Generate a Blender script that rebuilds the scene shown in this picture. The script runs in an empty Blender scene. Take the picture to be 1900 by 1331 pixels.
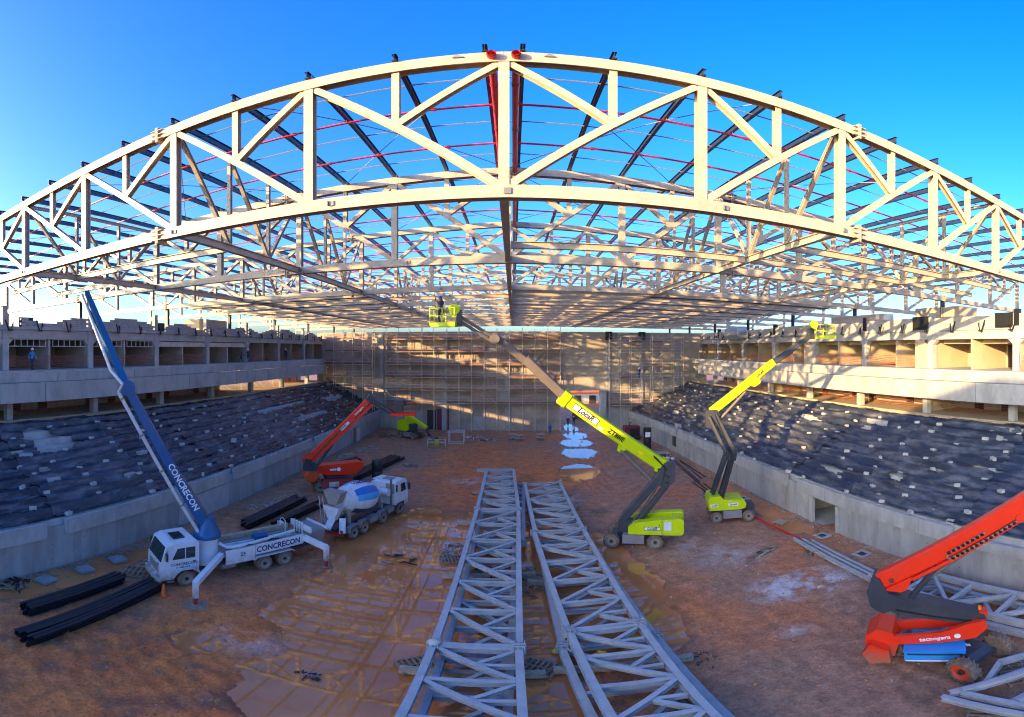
import bpy, math, random
import numpy as np
from mathutils import Vector as V, Matrix

R = math.radians
random.seed(7)
rng = np.random.default_rng(11)
sc = bpy.context.scene
COL = sc.collection

# ------------------------------------------------------------------ camera
# The photograph is a stitched panorama of about 125 x 88 degrees with upright verticals.
F, CX, HY, W, H = 868.0, 952.0, 648.0, 1900.0, 1331.0
cd = bpy.data.cameras.new('camera')
cd.type = 'PANO'
cd.panorama_type = 'EQUIRECTANGULAR'
cd.longitude_min, cd.longitude_max = -CX / F, (W - CX) / F
cd.latitude_min, cd.latitude_max = -(H - HY) / F, HY / F
cd.clip_start, cd.clip_end = 0.1, 3000
cam = bpy.data.objects.new('camera', cd)
COL.objects.link(cam)
cam.location = (0, 0, 14.5)
cam.rotation_euler = (R(90), 0, 0)
sc.camera = cam

# ------------------------------------------------------------------ sky and sun
SUN_EL, SUN_AZ = 10.0, 58.0          # light travels towards +X+Y, 58 degrees off the +Y axis
world = bpy.data.worlds.new('World')
sc.world = world
world.use_nodes = True
wn, wl = world.node_tree.nodes, world.node_tree.links
wn.clear()
sky = wn.new('ShaderNodeTexSky')
sky.sky_type = 'NISHITA'
sky.sun_disc = False
sky.sun_elevation = R(SUN_EL)
sky.sun_rotation = R(180 + SUN_AZ)
sky.altitude = 600
sky.air_density, sky.dust_density, sky.ozone_density = 1.0, 4.6, 3.8
hs = wn.new('ShaderNodeHueSaturation')
hs.inputs['Saturation'].default_value = 1.25
hs.inputs['Hue'].default_value = 0.517
bg = wn.new('ShaderNodeBackground')
bg.inputs['Strength'].default_value = 0.15
wo = wn.new('ShaderNodeOutputWorld')
wl.new(sky.outputs[0], hs.inputs['Color'])
wl.new(hs.outputs[0], bg.inputs['Color'])
wl.new(bg.outputs[0], wo.inputs['Surface'])

sl = bpy.data.lights.new('sun', 'SUN')
sl.energy = 2.5
sl.angle = R(0.5)
sl.color = (1.0, 0.64, 0.28)
so = bpy.data.objects.new('sun', sl)
COL.objects.link(so)
so.rotation_euler = V((math.sin(R(SUN_AZ)) * math.cos(R(SUN_EL)), math.cos(R(SUN_AZ)) * math.cos(R(SUN_EL)), -math.sin(R(SUN_EL)))).to_track_quat('-Z', 'Y').to_euler()

sc.view_settings.view_transform = 'Standard'
sc.view_settings.look = 'None'
sc.view_settings.exposure = 2.45
sc.view_settings.gamma = 1.0
sc.view_settings.use_curve_mapping = False
try:
    sc.cycles.use_denoising = True
    sc.cycles.filter_width = 1.1
    sc.cycles.max_bounces = 6
    sc.cycles.glossy_bounces = 3
    sc.cycles.caustics_reflective = False
    sc.cycles.caustics_refractive = False
except Exception:
    pass

# ------------------------------------------------------------------ materials
MATS = {}
def mat(name, col, rough=0.6, metal=0.0, var=0.14, scale=1.5, bump=0.0, bscale=None, dirt=None, dirt_amt=0.45, dscale=0.6, spec=0.5, fine=0.06, stretch=None, mudz=None):
    m = bpy.data.materials.new(name)
    m.use_nodes = True
    nt = m.node_tree
    n, l = nt.nodes, nt.links
    b = n['Principled BSDF']
    b.inputs['Roughness'].default_value = rough
    b.inputs['Metallic'].default_value = metal
    b.inputs['Specular IOR Level'].default_value = spec
    geo = n.new('ShaderNodeNewGeometry')
    src = geo.outputs['Position']
    if stretch:
        mp = n.new('ShaderNodeMapping')
        mp.inputs['Scale'].default_value = stretch
        l.new(src, mp.inputs['Vector'])
        src = mp.outputs[0]
    def noise(s, d=4):
        t = n.new('ShaderNodeTexNoise')
        t.inputs['Scale'].default_value = s
        t.inputs['Detail'].default_value = d
        t.inputs['Roughness'].default_value = 0.62
        l.new(src, t.inputs['Vector'])
        return t
    nz = noise(scale, 5)
    rp = n.new('ShaderNodeValToRGB')
    rp.color_ramp.elements[0].position = 0.3
    rp.color_ramp.elements[1].position = 0.7
    rp.color_ramp.elements[0].color = tuple(c * (1 - var) for c in col) + (1,)
    rp.color_ramp.elements[1].color = tuple(min(1, c * (1 + var)) for c in col) + (1,)
    l.new(nz.outputs[0], rp.inputs[0])
    out = rp.outputs[0]
    if dirt:
        dz = noise(dscale, 6)
        dr = n.new('ShaderNodeValToRGB')
        dr.color_ramp.elements[0].position = 0.62 - dirt_amt * 0.35
        dr.color_ramp.elements[1].position = 0.82 - dirt_amt * 0.2
        dr.color_ramp.elements[1].color = (dirt_amt * 1.6 if dirt_amt < .6 else 1,) * 3 + (1,)
        l.new(dz.outputs[0], dr.inputs[0])
        mx = n.new('ShaderNodeMix')
        mx.data_type = 'RGBA'
        l.new(dr.outputs[0], mx.inputs['Factor'])
        l.new(out, mx.inputs['A'])
        mx.inputs['B'].default_value = tuple(dirt) + (1,)
        out = mx.outputs['Result']
    if mudz:
        sx = n.new('ShaderNodeSeparateXYZ')
        l.new(geo.outputs['Position'], sx.inputs[0])
        mr = n.new('ShaderNodeMapRange')
        mr.inputs['From Min'].default_value = mudz
        mr.inputs['From Max'].default_value = 0.1
        l.new(sx.outputs['Z'], mr.inputs['Value'])
        sz = noise(2.6, 7)
        mm = n.new('ShaderNodeMath')
        mm.operation = 'MULTIPLY'
        l.new(mr.outputs[0], mm.inputs[0])
        l.new(sz.outputs[0], mm.inputs[1])
        mr2 = n.new('ShaderNodeMapRange')
        mr2.inputs['From Min'].default_value = 0.14
        mr2.inputs['From Max'].default_value = 0.42
        mr2.inputs['To Max'].default_value = 0.85
        l.new(mm.outputs[0], mr2.inputs['Value'])
        mx2 = n.new('ShaderNodeMix')
        mx2.data_type = 'RGBA'
        l.new(mr2.outputs[0], mx2.inputs['Factor'])
        l.new(out, mx2.inputs['A'])
        mx2.inputs['B'].default_value = (0.3, 0.17, 0.1, 1)
        out = mx2.outputs['Result']
    l.new(out, b.inputs['Base Color'])
    if bump:
        bz = noise(bscale or scale * 6, 4)
        bp = n.new('ShaderNodeBump')
        bp.inputs['Strength'].default_value = bump
        bp.inputs['Distance'].default_value = 0.03
        l.new(bz.outputs[0], bp.inputs['Height'])
        l.new(bp.outputs[0], b.inputs['Normal'])
    MATS[name] = m
    return m

mat('cream', (0.48, 0.4, 0.29), 0.45, dirt=(0.38, 0.31, 0.22), dirt_amt=0.38, dscale=1.6)
mat('purlin', (0.018, 0.032, 0.07), 0.4, dirt=(0.05, 0.06, 0.08), dirt_amt=0.2)
mat('red_pipe', (0.62, 0.015, 0.02), 0.35)
mat('steel_rod', (0.2, 0.2, 0.2), 0.5)
mat('bolt_plate', (0.24, 0.24, 0.23), 0.5, 0.3)
mat('grey_paint', (0.43, 0.415, 0.39), 0.5, dirt=(0.3, 0.25, 0.2), dirt_amt=0.25, dscale=1.3)
mat('concrete', (0.44, 0.43, 0.4), 0.85, var=0.16, scale=0.9, bump=0.25, bscale=14, dirt=(0.25, 0.23, 0.2), dirt_amt=0.35, dscale=0.5)
mat('precast', (0.44, 0.425, 0.39), 0.8, var=0.1, scale=2.2, bump=0.15, bscale=20, dirt=(0.27, 0.25, 0.22), dirt_amt=0.5, dscale=0.7, stretch=(1, 1, .5))
mat('wall_concrete', (0.37, 0.355, 0.325), 0.85, var=0.15, scale=1.1, bump=0.2, bscale=12, dirt=(0.24, 0.215, 0.185), dirt_amt=0.5, dscale=0.9, stretch=(1, 1, 0.22))
mat('pilaster', (0.33, 0.31, 0.28), 0.85, var=0.16, scale=1.4, bump=0.25)
mat('plaster', (0.5, 0.45, 0.37), 0.85, var=0.1, scale=0.8, dirt=(0.36, 0.31, 0.24), dirt_amt=0.4)
mat('plaster_warm', (0.5, 0.4, 0.27), 0.85, var=0.1, scale=0.8, dirt=(0.42, 0.34, 0.24), dirt_amt=0.4)
mat('block', (0.4, 0.39, 0.36), 0.9, var=0.22, scale=3.0, bump=0.3)
mat('opening_shade', (0.05, 0.045, 0.04), 0.9)  # near-black colour standing in for the shade inside openings
mat('doorway_shade', (0.035, 0.032, 0.03), 0.6)  # shade of open doorways, put into the colour of flat panels
mat('frame_white', (0.55, 0.53, 0.5), 0.5)
mat('black_steel', (0.012, 0.014, 0.018), 0.4)
mat('net', (0.5, 0.16, 0.1), 0.8)
mat('timber', (0.3, 0.21, 0.13), 0.85, var=0.3, scale=4, bump=0.3, dirt=(0.2, 0.13, 0.08), dirt_amt=0.5)
mat('timber_pale', (0.44, 0.34, 0.23), 0.85, var=0.25, scale=4, bump=0.3, dirt=(0.26, 0.18, 0.11), dirt_amt=0.4)
mat('scaf_tube', (0.62, 0.56, 0.48), 0.5, 0.2)
mat('scaf_plank', (0.26, 0.13, 0.085), 0.85, var=0.3)
mat('scaf_net', (0.42, 0.29, 0.24), 0.9, var=0.25, scale=2)
mat('tyre', (0.16, 0.12, 0.085), 0.9, var=0.3, scale=6, bump=0.5, dirt=(0.26, 0.16, 0.09), dirt_amt=0.6, dscale=3)
mat('rim', (0.3, 0.26, 0.2), 0.6, var=0.2, dirt=(0.3, 0.2, 0.12), dirt_amt=0.5, dscale=3)
mat('rim_red', (0.65, 0.07, 0.025), 0.5, dirt=(0.4, 0.2, 0.1), dirt_amt=0.4, dscale=2)
mat('hub', (0.03, 0.03, 0.03), 0.6)
mat('lime', (0.56, 0.7, 0.0), 0.38, var=0.05, mudz=1.9, dirt=(0.4, 0.42, 0.06), dirt_amt=0.2, dscale=1.5)
mat('red_paint', (0.9, 0.035, 0.008), 0.35, var=0.06, mudz=1.9, dirt=(0.5, 0.08, 0.04), dirt_amt=0.25, dscale=1.5)
mat('orange_paint', (0.75, 0.09, 0.02), 0.45, var=0.08)
mat('red_dull', (0.36, 0.035, 0.03), 0.5, dirt=(0.28, 0.1, 0.07), dirt_amt=0.4)
mat('dark_paint', (0.04, 0.045, 0.055), 0.42, var=0.15, dirt=(0.1, 0.09, 0.08), dirt_amt=0.3)
mat('boom_grey', (0.16, 0.13, 0.11), 0.5, dirt=(0.22, 0.16, 0.1), dirt_amt=0.4)
mat('chassis_grey', (0.25, 0.23, 0.24), 0.5, dirt=(0.26, 0.18, 0.12), dirt_amt=0.4)
mat('blue_paint', (0.02, 0.3, 0.7), 0.4, var=0.05, mudz=1.2)
mat('boom_blue', (0.006, 0.1, 0.25), 0.3, var=0.08, dirt=(0.05, 0.1, 0.2), dirt_amt=0.25)
mat('truck_white', (0.7, 0.71, 0.71), 0.4, var=0.05, mudz=2.0, dirt=(0.48, 0.41, 0.34), dirt_amt=0.32, dscale=1.2)
mat('truck_grime', (0.33, 0.29, 0.26), 0.7, var=0.2, dirt=(0.24, 0.16, 0.11), dirt_amt=0.5, dscale=1.5)
mat('pipe_white', (0.66, 0.66, 0.64), 0.45, var=0.1, dirt=(0.45, 0.4, 0.34), dirt_amt=0.4, dscale=2)
mat('glass', (0.02, 0.035, 0.035), 0.06, spec=0.8)
mat('ink_blue', (0.012, 0.03, 0.12), 0.5)
mat('ink_black', (0.01, 0.01, 0.012), 0.5)
mat('ink_white', (0.8, 0.8, 0.8), 0.5)
mat('drum_blue', (0.02, 0.16, 0.5), 0.4)
mat('drum_light', (0.05, 0.4, 0.7), 0.4)
mat('drum_navy', (0.02, 0.07, 0.16), 0.4)
mat('amber', (0.8, 0.25, 0.02), 0.3)
mat('cone_orange', (0.75, 0.11, 0.02), 0.5, dirt=(0.4, 0.15, 0.07), dirt_amt=0.3)
mat('tarp', (0.02, 0.026, 0.036), 0.27, var=0.4, scale=1.2, bump=0.7, bscale=3.2, dirt=(0.2, 0.21, 0.22), dirt_amt=0.42, dscale=1.5, spec=0.5, stretch=(1, .3, 1.4))
mat('tarp_dusty', (0.026, 0.036, 0.056), 0.28, var=0.4, scale=1.0, bump=0.7, bscale=2.6, dirt=(0.26, 0.25, 0.24), dirt_amt=0.42, dscale=1.3, spec=0.5, stretch=(1, .3, 1.4))
mat('tarp_worn', (0.032, 0.04, 0.052), 0.33, var=0.4, scale=1.1, bump=0.7, bscale=3.0, dirt=(0.24, 0.24, 0.24), dirt_amt=0.46, dscale=1.4, spec=0.5, stretch=(1, .35, 1.4))
mat('clod', (0.5, 0.17, 0.06), 0.9, var=0.35, scale=3)
mat('block_pale', (0.5, 0.46, 0.4), 0.85, var=0.15)
mat('block_grey', (0.5, 0.48, 0.43), 0.85, var=0.2)
mat('foil', (0.6, 0.62, 0.65), 0.3, 0.8)
mat('plastic_black', (0.015, 0.016, 0.018), 0.4)
mat('plastic_white', (0.7, 0.7, 0.68), 0.4)
mat('stone', (0.34, 0.27, 0.21), 0.9, var=0.3, scale=4)
mat('cloth_blue', (0.03, 0.28, 0.55), 0.8)
mat('cloth_navy', (0.025, 0.035, 0.09), 0.8)
mat('cloth_royal', (0.02, 0.07, 0.33), 0.8)
mat('cloth_dark', (0.03, 0.03, 0.035), 0.8)
mat('hivis', (0.7, 0.6, 0.05), 0.6)
mat('skin', (0.3, 0.16, 0.1), 0.6)
mat('helmet_white', (0.8, 0.8, 0.78), 0.35)
mat('helmet_yellow', (0.8, 0.6, 0.02), 0.35)
mat('helmet_blue', (0.03, 0.1, 0.4), 0.35)
mat('hose', (0.5, 0.4, 0.25), 0.6)
mat('awning', (0.6, 0.52, 0.42), 0.8, var=0.2)
mat('maroon', (0.16, 0.02, 0.045), 0.5)
mat('orange_sign', (0.75, 0.2, 0.08), 0.5)

def brick_mat(name, c1, c2, mortar, sx=0.4, sy=0.2):
    m = bpy.data.materials.new(name)
    m.use_nodes = True
    n, l = m.node_tree.nodes, m.node_tree.links
    b = n['Principled BSDF']
    b.inputs['Roughness'].default_value = 0.9
    geo = n.new('ShaderNodeNewGeometry')
    sep = n.new('ShaderNodeSeparateXYZ')
    cmb = n.new('ShaderNodeCombineXYZ')
    l.new(geo.outputs['Position'], sep.inputs[0])
    l.new(sep.outputs['X'], cmb.inputs['X'])
    l.new(sep.outputs['Z'], cmb.inputs['Y'])
    bt = n.new('ShaderNodeTexBrick')
    bt.inputs['Scale'].default_value = 1.0
    bt.inputs['Brick Width'].default_value = sx
    bt.inputs['Row Height'].default_value = sy
    bt.inputs['Mortar Size'].default_value = 0.012
    bt.inputs['Color1'].default_value = c1 + (1,)
    bt.inputs['Color2'].default_value = c2 + (1,)
    bt.inputs['Mortar'].default_value = mortar + (1,)
    l.new(cmb.outputs[0], bt.inputs['Vector'])
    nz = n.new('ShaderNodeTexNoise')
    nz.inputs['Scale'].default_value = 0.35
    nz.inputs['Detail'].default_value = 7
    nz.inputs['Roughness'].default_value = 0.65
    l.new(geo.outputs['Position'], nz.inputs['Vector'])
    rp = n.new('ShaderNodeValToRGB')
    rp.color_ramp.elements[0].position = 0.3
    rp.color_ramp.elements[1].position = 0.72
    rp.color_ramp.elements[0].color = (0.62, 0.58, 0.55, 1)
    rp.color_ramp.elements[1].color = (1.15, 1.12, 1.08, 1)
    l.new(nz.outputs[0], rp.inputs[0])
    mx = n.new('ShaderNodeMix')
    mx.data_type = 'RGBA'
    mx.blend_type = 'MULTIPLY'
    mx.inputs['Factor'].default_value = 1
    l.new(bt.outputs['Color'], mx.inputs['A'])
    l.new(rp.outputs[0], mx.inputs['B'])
    l.new(mx.outputs['Result'], b.inputs['Base Color'])
    bp = n.new('ShaderNodeBump')
    bp.inputs['Strength'].default_value = 0.6
    bp.inputs['Distance'].default_value = 0.02
    bp.invert = True
    l.new(bt.outputs['Fac'], bp.inputs['Height'])
    l.new(bp.outputs[0], b.inputs['Normal'])
    MATS[name] = m
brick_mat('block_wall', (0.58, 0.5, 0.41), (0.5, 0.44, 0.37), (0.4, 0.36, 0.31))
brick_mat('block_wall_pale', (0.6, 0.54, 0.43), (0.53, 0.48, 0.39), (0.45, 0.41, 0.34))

def water_mat():
    m = bpy.data.materials.new('muddy_water')
    m.use_nodes = True
    n, l = m.node_tree.nodes, m.node_tree.links
    b = n['Principled BSDF']
    b.inputs['Roughness'].default_value = 0.025
    b.inputs['IOR'].default_value = 1.38
    b.inputs['Specular IOR Level'].default_value = 1.0
    geo = n.new('ShaderNodeNewGeometry')
    nz = n.new('ShaderNodeTexNoise')
    nz.inputs['Scale'].default_value = 0.28
    nz.inputs['Detail'].default_value = 5
    l.new(geo.outputs['Position'], nz.inputs['Vector'])
    rp = n.new('ShaderNodeValToRGB')
    rp.color_ramp.elements[0].position = 0.35
    rp.color_ramp.elements[1].position = 0.65
    rp.color_ramp.elements[0].color = (0.55, 0.165, 0.045, 1)
    rp.color_ramp.elements[1].color = (0.74, 0.25, 0.075, 1)
    l.new(nz.outputs[0], rp.inputs[0])
    l.new(rp.outputs[0], b.inputs['Base Color'])
    n2 = n.new('ShaderNodeTexNoise')
    n2.inputs['Scale'].default_value = 1.7
    n2.inputs['Detail'].default_value = 2
    l.new(geo.outputs['Position'], n2.inputs['Vector'])
    bp = n.new('ShaderNodeBump')
    bp.inputs['Strength'].default_value = 0.05
    bp.inputs['Distance'].default_value = 0.02
    l.new(n2.outputs[0], bp.inputs['Height'])
    l.new(bp.outputs[0], b.inputs['Normal'])
    MATS['muddy_water'] = m
water_mat()

def ground_mat():
    m = bpy.data.materials.new('mud')
    m.use_nodes = True
    n, l = m.node_tree.nodes, m.node_tree.links
    b = n['Principled BSDF']
    geo = n.new('ShaderNodeNewGeometry')
    at = n.new('ShaderNodeVertexColor')
    at.layer_name = 'soil'
    def noise(s, d, r=0.65):
        t = n.new('ShaderNodeTexNoise')
        t.inputs['Scale'].default_value = s
        t.inputs['Detail'].default_value = d
        t.inputs['Roughness'].default_value = r
        l.new(geo.outputs['Position'], t.inputs['Vector'])
        return t
    n1 = noise(1.3, 8, 0.72)
    rp = n.new('ShaderNodeValToRGB')
    rp.color_ramp.elements[0].position = 0.28
    rp.color_ramp.elements[1].position = 0.72
    rp.color_ramp.elements[0].color = (0.55, 0.53, 0.52, 1)
    rp.color_ramp.elements[1].color = (1.35, 1.32, 1.3, 1)
    l.new(n1.outputs[0], rp.inputs[0])
    mx = n.new('ShaderNodeMix')
    mx.data_type = 'RGBA'
    mx.blend_type = 'MULTIPLY'
    mx.inputs['Factor'].default_value = 1
    n5 = noise(7.5, 7, 0.75)
    r5 = n.new('ShaderNodeValToRGB')
    r5.color_ramp.elements[0].position = 0.3
    r5.color_ramp.elements[1].position = 0.7
    r5.color_ramp.elements[0].color = (0.6, 0.58, 0.57, 1)
    r5.color_ramp.elements[1].color = (1.38, 1.36, 1.34, 1)
    l.new(n5.outputs[0], r5.inputs[0])
    m5 = n.new('ShaderNodeMix')
    m5.data_type = 'RGBA'
    m5.blend_type = 'MULTIPLY'
    m5.inputs['Factor'].default_value = 1
    l.new(at.outputs['Color'], m5.inputs['A'])
    l.new(r5.outputs[0], m5.inputs['B'])
    l.new(m5.outputs['Result'], mx.inputs['A'])
    l.new(rp.outputs[0], mx.inputs['B'])
    n3 = noise(26, 3)
    r3 = n.new('ShaderNodeValToRGB')
    r3.color_ramp.elements[0].position = 0.66
    r3.color_ramp.elements[1].position = 0.72
    l.new(n3.outputs[0], r3.inputs[0])
    sp = n.new('ShaderNodeMix')
    sp.data_type = 'RGBA'
    ml = n.new('ShaderNodeMath')
    ml.operation = 'MULTIPLY'
    ml.inputs[1].default_value = 0.35
    l.new(r3.outputs[0], ml.inputs[0])
    l.new(ml.outputs[0], sp.inputs['Factor'])
    l.new(mx.outputs['Result'], sp.inputs['A'])
    sp.inputs['B'].default_value = (0.36, 0.31, 0.26, 1)
    l.new(sp.outputs['Result'], b.inputs['Base Color'])
    rr = n.new('ShaderNodeMapRange')
    rr.inputs['From Min'].default_value = 0.25
    rr.inputs['From Max'].default_value = 0.75
    rr.inputs['To Min'].default_value = 0.45
    rr.inputs['To Max'].default_value = 0.95
    n4 = noise(0.5, 4)
    l.new(n4.outputs[0], rr.inputs['Value'])
    wm = n.new('ShaderNodeMix')
    l.new(at.outputs['Alpha'], wm.inputs['Factor'])
    l.new(rr.outputs[0], wm.inputs['A'])
    wm.inputs['B'].default_value = 0.22
    l.new(wm.outputs['Result'], b.inputs['Roughness'])
    bp = n.new('ShaderNodeBump')
    bp.inputs['Strength'].default_value = 0.55
    bp.inputs['Distance'].default_value = 0.12
    l.new(noise(5, 7, 0.7).outputs[0], bp.inputs['Height'])
    l.new(bp.outputs[0], b.inputs['Normal'])
    MATS['mud'] = m
ground_mat()

# ------------------------------------------------------------------ mesh helpers
def unit(v):
    v = V(v)
    return v.normalized() if v.length > 1e-9 else V((0, 0, 1))

class MB:
    """collects shapes; M maps the local frame to the world"""
    def __init__(s, M=None):
        s.v, s.f, s.M = [], [], M
    def add(s, vs, fs):
        o = len(s.v)
        s.v += [tuple(s.M @ V(p)) if s.M else tuple(p) for p in vs]
        s.f += [tuple(i + o for i in f) for f in fs]
        return s
    def box(s, c, d, rz=0, M=None):
        x, y, z = d[0] / 2, d[1] / 2, d[2] / 2
        m = M or Matrix.Rotation(rz, 3, 'Z')
        vs = [V(c) + m @ V(p) for p in ((-x, -y, -z), (x, -y, -z), (x, y, -z), (-x, y, -z), (-x, -y, z), (x, -y, z), (x, y, z), (-x, y, z))]
        return s.add(vs, [(0, 3, 2, 1), (4, 5, 6, 7), (0, 1, 5, 4), (1, 2, 6, 5), (2, 3, 7, 6), (3, 0, 4, 7)])
    def bb(s, x0, x1, y0, y1, z0, z1):
        return s.box(((x0 + x1) / 2, (y0 + y1) / 2, (z0 + z1) / 2), (abs(x1 - x0), abs(y1 - y0), abs(z1 - z0)))
    def frame(s, p, q, up=(0, 0, 1)):
        p, q = V(p), V(q)
        a = unit(q - p)
        u = V(up)
        if abs(a.dot(unit(u))) > 0.98:
            u = V((0, 1, 0)) if abs(a.y) < 0.9 else V((1, 0, 0))
        sd = unit(a.cross(u))
        return p, q, a, sd, unit(sd.cross(a))
    def bar(s, p, q, w, h, up=(0, 0, 1), w2=None, h2=None):
        """bar from p to q, w across and h along 'up'"""
        p, q, a, sd, u = s.frame(p, q, up)
        w2, h2 = w2 or w, h2 or h
        vs = [p + sd * i * w / 2 + u * j * h / 2 for i, j in ((-1, -1), (1, -1), (1, 1), (-1, 1))] + [q + sd * i * w2 / 2 + u * j * h2 / 2 for i, j in ((-1, -1), (1, -1), (1, 1), (-1, 1))]
        return s.add(vs, [(0, 3, 2, 1), (4, 5, 6, 7), (0, 1, 5, 4), (1, 2, 6, 5), (2, 3, 7, 6), (3, 0, 4, 7)])
    def ibeam(s, p, q, h, b, t=0.03, web=0.03, up=(0, 0, 1)):
        """I section, depth h along 'up', flange width b"""
        p, q, a, sd, u = s.frame(p, q, up)
        prof = [(-b / 2, -h / 2), (b / 2, -h / 2), (b / 2, -h / 2 + t), (web / 2, -h / 2 + t), (web / 2, h / 2 - t), (b / 2, h / 2 - t), (b / 2, h / 2), (-b / 2, h / 2), (-b / 2, h / 2 - t), (-web / 2, h / 2 - t), (-web / 2, -h / 2 + t), (-b / 2, -h / 2 + t)]
        vs = [p + sd * x + u * y for x, y in prof] + [q + sd * x + u * y for x, y in prof]
        fs = [(i, (i + 1) % 12, 12 + (i + 1) % 12, 12 + i) for i in range(12)]
        for o in (0, 12):
            fs += [(o + 0, o + 1, o + 2, o + 11), (o + 11, o + 2, o + 3, o + 10), (o + 10, o + 3, o + 4, o + 9), (o + 9, o + 4, o + 5, o + 8), (o + 8, o + 5, o + 6, o + 7)]
        return s.add(vs, fs)
    def tube(s, pts, r, n=8, cap=True, r2=None):
        pts = [V(p) for p in pts]
        vs, fs = [], []
        prev = None
        for i, p in enumerate(pts):
            a = unit(pts[min(i + 1, len(pts) - 1)] - pts[max(i - 1, 0)])
            if prev is None:
                ref = V((0, 0, 1)) if abs(a.z) < 0.9 else V((1, 0, 0))
                sd = unit(a.cross(ref))
            else:
                sd = unit(prev - a * prev.dot(a))
            prev = sd
            u = sd.cross(a)
            rr = r if r2 is None else r + (r2 - r) * i / (len(pts) - 1)
            vs += [p + sd * math.cos(2 * math.pi * k / n) * rr + u * math.sin(2 * math.pi * k / n) * rr for k in range(n)]
        for i in range(len(pts) - 1):
            fs += [(i * n + k, i * n + (k + 1) % n, (i + 1) * n + (k + 1) % n, (i + 1) * n + k) for k in range(n)]
        if cap:
            fs += [tuple(range(n - 1, -1, -1)), tuple(range((len(pts) - 1) * n, len(pts) * n))]
        return s.add(vs, fs)
    def lathe(s, c, axis, prof, n=20):
        """prof: (distance along axis, radius)"""
        c, a = V(c), unit(axis)
        ref = V((0, 0, 1)) if abs(a.z) < 0.9 else V((1, 0, 0))
        sd = unit(a.cross(ref))
        u = sd.cross(a)
        vs, fs = [], []
        for d, r in prof:
            vs += [c + a * d + sd * math.cos(2 * math.pi * k / n) * r + u * math.sin(2 * math.pi * k / n) * r for k in range(n)]
        for i in range(len(prof) - 1):
            fs += [(i * n + k, i * n + (k + 1) % n, (i + 1) * n + (k + 1) % n, (i + 1) * n + k) for k in range(n)]
        fs += [tuple(range(n - 1, -1, -1)), tuple(range((len(prof) - 1) * n, len(prof) * n))]
        return s.add(vs, fs)
    def prism(s, poly, o, u, v, n, th, sc2=1.0):
        """polygon (a,b) in the plane o + a u + b v, extruded th along n both ways"""
        o, u, v, n = V(o), V(u), V(v), unit(n)
        k = len(poly)
        vs = [o + u * a + v * b - n * th / 2 for a, b in poly] + [o + u * a + v * b + n * th / 2 for a, b in poly]
        fs = [tuple(range(k - 1, -1, -1)), tuple(range(k, 2 * k))] + [(i, (i + 1) % k, k + (i + 1) % k, k + i) for i in range(k)]
        return s.add(vs, fs)
    def mesh(s, name, m, origin=(0, 0, 0), smooth=False):
        me = bpy.data.meshes.new(name)
        o = V(origin)
        me.from_pydata([tuple(V(p) - o) for p in s.v], [], s.f)
        me.materials.append(MATS[m])
        if smooth:
            me.polygons.foreach_set('use_smooth', [True] * len(me.polygons))
            try:
                me.set_sharp_from_angle(angle=R(38))
            except Exception:
                pass
        me.validate()
        fix_normals(me)
        return me

def fix_normals(me):
    import bmesh
    bm = bmesh.new()
    bm.from_mesh(me)
    bmesh.ops.recalc_face_normals(bm, faces=bm.faces)
    bm.to_mesh(me)
    bm.free()

def origin_of(p):
    o = V((0, 0, 0))
    while p is not None:
        o += V(p.location)
        p = p.parent
    return o

def tag(o, label=None, cat=None, group=None, kind=None):
    if label: o['label'] = label
    if cat: o['category'] = cat
    if group: o['group'] = group
    if kind: o['kind'] = kind
    elif cat: o['kind'] = 'thing'
    return o

def thing(name, label, cat, loc=(0, 0, 0), group=None, rz=0):
    o = bpy.data.objects.new(name, None)
    o.empty_display_size = 0.3
    COL.objects.link(o)
    o.location = loc
    o.rotation_euler = (0, 0, rz)
    return tag(o, label, cat, group)

def part(name, mb, m, parent, smooth=False, label=None, kind=None, local=False):
    """mb is in world coordinates (or local ones when local=True)"""
    me = mb.mesh(name, m, (0, 0, 0) if local else origin_of(parent), smooth)
    o = bpy.data.objects.new(name, me)
    COL.objects.link(o)
    o.parent = parent
    return tag(o, label, None, None, kind)

def solo(name, mb, m, label, cat, loc=(0, 0, 0), group=None, smooth=False, kind=None):
    me = mb.mesh(name, m, loc, smooth)
    o = bpy.data.objects.new(name, me)
    COL.objects.link(o)
    o.location = loc
    return tag(o, label, cat, group, kind)

def copy_tree(o, loc=None, parent=None):
    c = o.copy()
    COL.objects.link(c)
    c.parent = parent
    if loc is not None:
        c.location = loc
    for ch in o.children:
        copy_tree(ch, None, c)
    return c

def text(s, size, o, u, v, m, parent, depth=0.01, name='lettering', align='CENTER', shear=0, sx=1.0):
    cu = bpy.data.curves.new('t', 'FONT')
    cu.body = s
    cu.size = size
    cu.align_x = align
    cu.align_y = 'CENTER'
    cu.extrude = depth / 2
    cu.offset = size * 0.026
    cu.shear = shear
    cu.resolution_u = 2
    t = bpy.data.objects.new('t', cu)
    COL.objects.link(t)
    dg = bpy.context.evaluated_depsgraph_get()
    me = bpy.data.meshes.new_from_object(t.evaluated_get(dg))
    bpy.data.objects.remove(t)
    bpy.data.curves.remove(cu)
    o, u, v = V(o), unit(u), unit(v)
    n = unit(u.cross(v))
    og = origin_of(parent)
    for p in me.vertices:
        c = p.co
        p.co = o + u * c.x * sx + v * c.y + n * c.z - og
    me.materials.clear()
    me.materials.append(MATS[m])
    ob = bpy.data.objects.new(name, me)
    COL.objects.link(ob)
    ob.parent = parent
    return ob

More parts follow.
